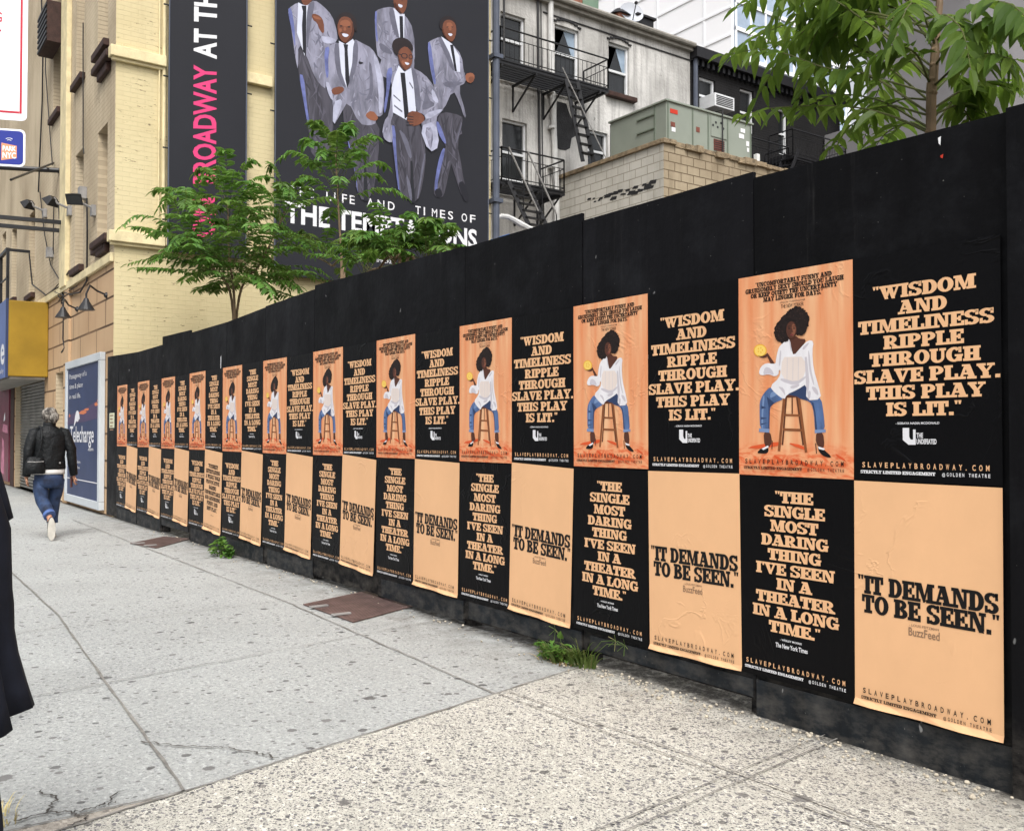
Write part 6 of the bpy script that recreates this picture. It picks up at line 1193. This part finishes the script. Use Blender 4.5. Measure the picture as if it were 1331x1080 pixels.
v = [( -.032 + .047 * (1 - .12 * math.sin(2 * math.pi * k / 24)) * math.cos(2 * math.pi * k / 24), .14 + .138 * math.sin(2 * math.pi * k / 24)) for k in range(24)]
q.add([(x, -.352, z) for x, z in v] + [(x, -.325, z) for x, z in v], [tuple(range(24)), tuple(range(24, 48))[::-1]] + [(i, (i + 1) % 24, (i + 1) % 24 + 24, i + 24) for i in range(24)], M['sole'])
v = [(.075 + .05 * math.cos(2 * math.pi * k / 24), .16 + .138 * math.sin(2 * math.pi * k / 24)) for k in range(24)]
q.add([(x, y, .0) for x, y in v] + [(x, y, .03) for x, y in v], [tuple(range(24))[::-1], tuple(range(24, 48))] + [(i, (i + 1) % 24, (i + 1) % 24 + 24, i + 24) for i in range(24)], M['sole']); q.build('shoe_sole', W)
q = MB(); wobf = lambda p: p * (1 + .05 * math.sin(p.z * 120 + p.x * 70) + .03 * math.sin(p.x * 200))
q.ball((0, -.005, 1.515), (.105, .112, .1), M['grey_hair'], 22, 16, wobf); q.ball((.035, -.075, 1.49), (.07, .06, .075), M['grey_hair'], 16, 12, wobf); q.ball((.0, -.07, 1.55), (.07, .055, .05), M['grey_hair'], 16, 12, wobf); q.build('hair', W, smooth=True)
W.location = (-11.02, -1.34, .004); W.scale = (.9, .92, 1); W.rotation_euler = (0, 0, R(92))
hb = thing('handbag', 'black leather shoulder bag hanging at the walking woman\'s left hip', 'bag', (0, 0, 0))
q = MB(); q.loft([(-.2, -.135, .8, .1, .035), (-.2, -.14, .81, .125, .05), (-.2, -.14, .87, .13, .06), (-.2, -.135, .95, .115, .05), (-.195, -.13, 1.0, .09, .03), (-.195, -.13, 1.012, .07, .015)], M['leather'], 18, wob=.02, rnd=rn); q.build('pouch', hb, smooth=True)
q = MB(); q.tube([(-.3, -.165, .95), (-.2, -.192, .945), (-.1, -.165, .95)], .006, M['grey_iron'], 5); q.build('zip', hb)
q = MB(); q.tube(catmull([Vector(p) for p in ((-.13, .12, 1.22), (-.125, .06, 1.36), (-.12, -.06, 1.36), (-.125, -.15, 1.25), (-.15, -.165, 1.1), (-.19, -.15, .98))], 5), .014, M['leather'], 6); q.build('strap', hb)
hb.location = W.location; hb.scale = W.scale; hb.rotation_euler = W.rotation_euler
ph = thing('phone', 'dark red and black phone held in the walking woman\'s right hand', 'phone', (0, 0, 0))
q = MB(); q.box((.292, .0, .62), (.302, .075, .755), M['ink_black']); q.build('screen', ph, bevel=.003); q = MB(); q.box((.2805, -.002, .618), (.2915, .077, .757), mat('dark_red_case', C(84, 40, 40), rough=.4)); q.build('case', ph, bevel=.003)
ph.location = W.location; ph.scale = W.scale; ph.rotation_euler = W.rotation_euler
# woman in a navy dress close by at the left edge
W = thing('person', 'pedestrian in a dark navy dress cut off by the left edge, close by', 'person', (0, 0, 0))
J = {'pelvis': ((0, 0, .88), (.15, .1)), 'spine': ((0, .0, 1.06), (.12, .09)), 'chest': ((0, .0, 1.24), (.14, .09)), 'neck': ((0, .0, 1.42), .05), 'jaw': ((0, .02, 1.5), (.058, .06)), 'head': ((0, .02, 1.57), (.078, .088)), 'crown': ((0, .01, 1.63), (.06, .07)),
     'hipL': ((-.1, 0, .84), .09), 'kneeL': ((-.15, .36, .47), .056), 'ankleL': ((-.17, .46, .1), .038), 'toeL': ((-.175, .6, .04), .034), 'hipR': ((.09, 0, .84), .09), 'kneeR': ((.085, -.02, .46), .055), 'ankleR': ((.08, -.26, .14), .038), 'toeR': ((.08, -.17, .035), .034),
     'shoL': ((-.13, 0, 1.35), .055), 'elbL': ((-.175, -.03, 1.1), .042), 'wriL': ((-.12, .19, 1.06), .028), 'palmL': ((-.08, .25, 1.08), (.035, .02)), 'shoR': ((.16, 0, 1.36), .06), 'elbR': ((.22, -.08, 1.1), .042), 'wriR': ((.22, .08, .9), .028), 'palmR': ((.21, .12, .83), (.035, .02))}
body(W, J, {'L': (0, .3, 1), 'R': (.1, 1, .2)})
q = MB(); n = 64; rings = [(.6, .3, .262, .04), (.602, .315, .275, .045), (.66, .3, .262, .04), (.74, .282, .245, .03), (.8, .275, .23, .02), (.865, .275, .215, .012), (.9, .272, .21, .008), (1.05, .268, .205, .006), (1.15, .24, .185, .004), (1.33, .19, .12, 0), (1.39, .13, .1, 0), (1.42, .08, .08, 0)]
vs = []; rn = random.Random(2); phs = [rn.uniform(0, 6) for _ in range(4)]
for z, rx, ry, a in rings:
    for k in range(n): t_ = 2 * math.pi * k / n; w_ = 1 + a * (math.sin(9 * t_ + phs[0]) + .7 * math.sin(14 * t_ + phs[1]) + .4 * math.sin(23 * t_ + phs[2])); vs.append((rx * w_ * math.cos(t_), ry * w_ * math.sin(t_), z + a * .3 * math.sin(5 * t_)))
q.add(vs, [(i * n + k, i * n + (k + 1) % n, (i + 1) * n + (k + 1) % n, (i + 1) * n + k) for i in range(len(rings) - 1) for k in range(n)], M['navy_cloth'])
q.tube([(-.08, 0, 1.36), (-.13, 0, 1.35), (-.165, -.01, 1.27), (-.188, -.025, 1.18), (-.205, -.03, 1.11), (-.212, -.03, 1.085), (-.2, -.03, 1.08)], [.06, .07, .066, .062, .064, .068, .055], M['navy_cloth'], 14); q.tube([(.1, 0, 1.37), (.165, 0, 1.36), (.2, -.03, 1.28), (.215, -.06, 1.16), (.22, -.075, 1.08)], [.06, .075, .075, .066, .066], M['navy_cloth'], 14); q.build('dress', W, smooth=True)
q = MB(); q.tube([(-.1, 0, .84), (-.125, .18, .66), (-.15, .36, .47), (-.16, .42, .3), (-.17, .46, .1)], [.1, .085, .064, .06, .045], M['navy_cloth'], 12); q.tube([(.09, 0, .84), (.087, -.01, .65), (.085, -.02, .46), (.082, -.14, .3), (.08, -.25, .15)], [.1, .085, .064, .06, .045], M['navy_cloth'], 12); q.build('leggings', W, smooth=True)
q = MB(); q.ball((-.173, .53, .05), (.045, .13, .05), M['leather'], 14, 10); q.ball((.08, -.2, .08), (.045, .1, .07), M['leather'], 14, 10); q.build('shoe', W, smooth=True)
q = MB(); q.ball((0, -.01, 1.58), (.1, .108, .105), M['dark_hair'], 20, 14, lambda p: Vector((p.x, p.y if p.y < .06 else .06 + (p.y - .06) * .3, p.z))); q.loft([(0, -.06, 1.38, .085, .04), (0, -.055, 1.5, .1, .06), (0, -.03, 1.6, .095, .07)], M['dark_hair'], 16); q.build('hair', W, smooth=True)
W.location = (-.91, -3.345, .005); W.rotation_euler = (0, 0, R(-90))

for o in bpy.data.objects:
    if '_w' in o: del o['_w']
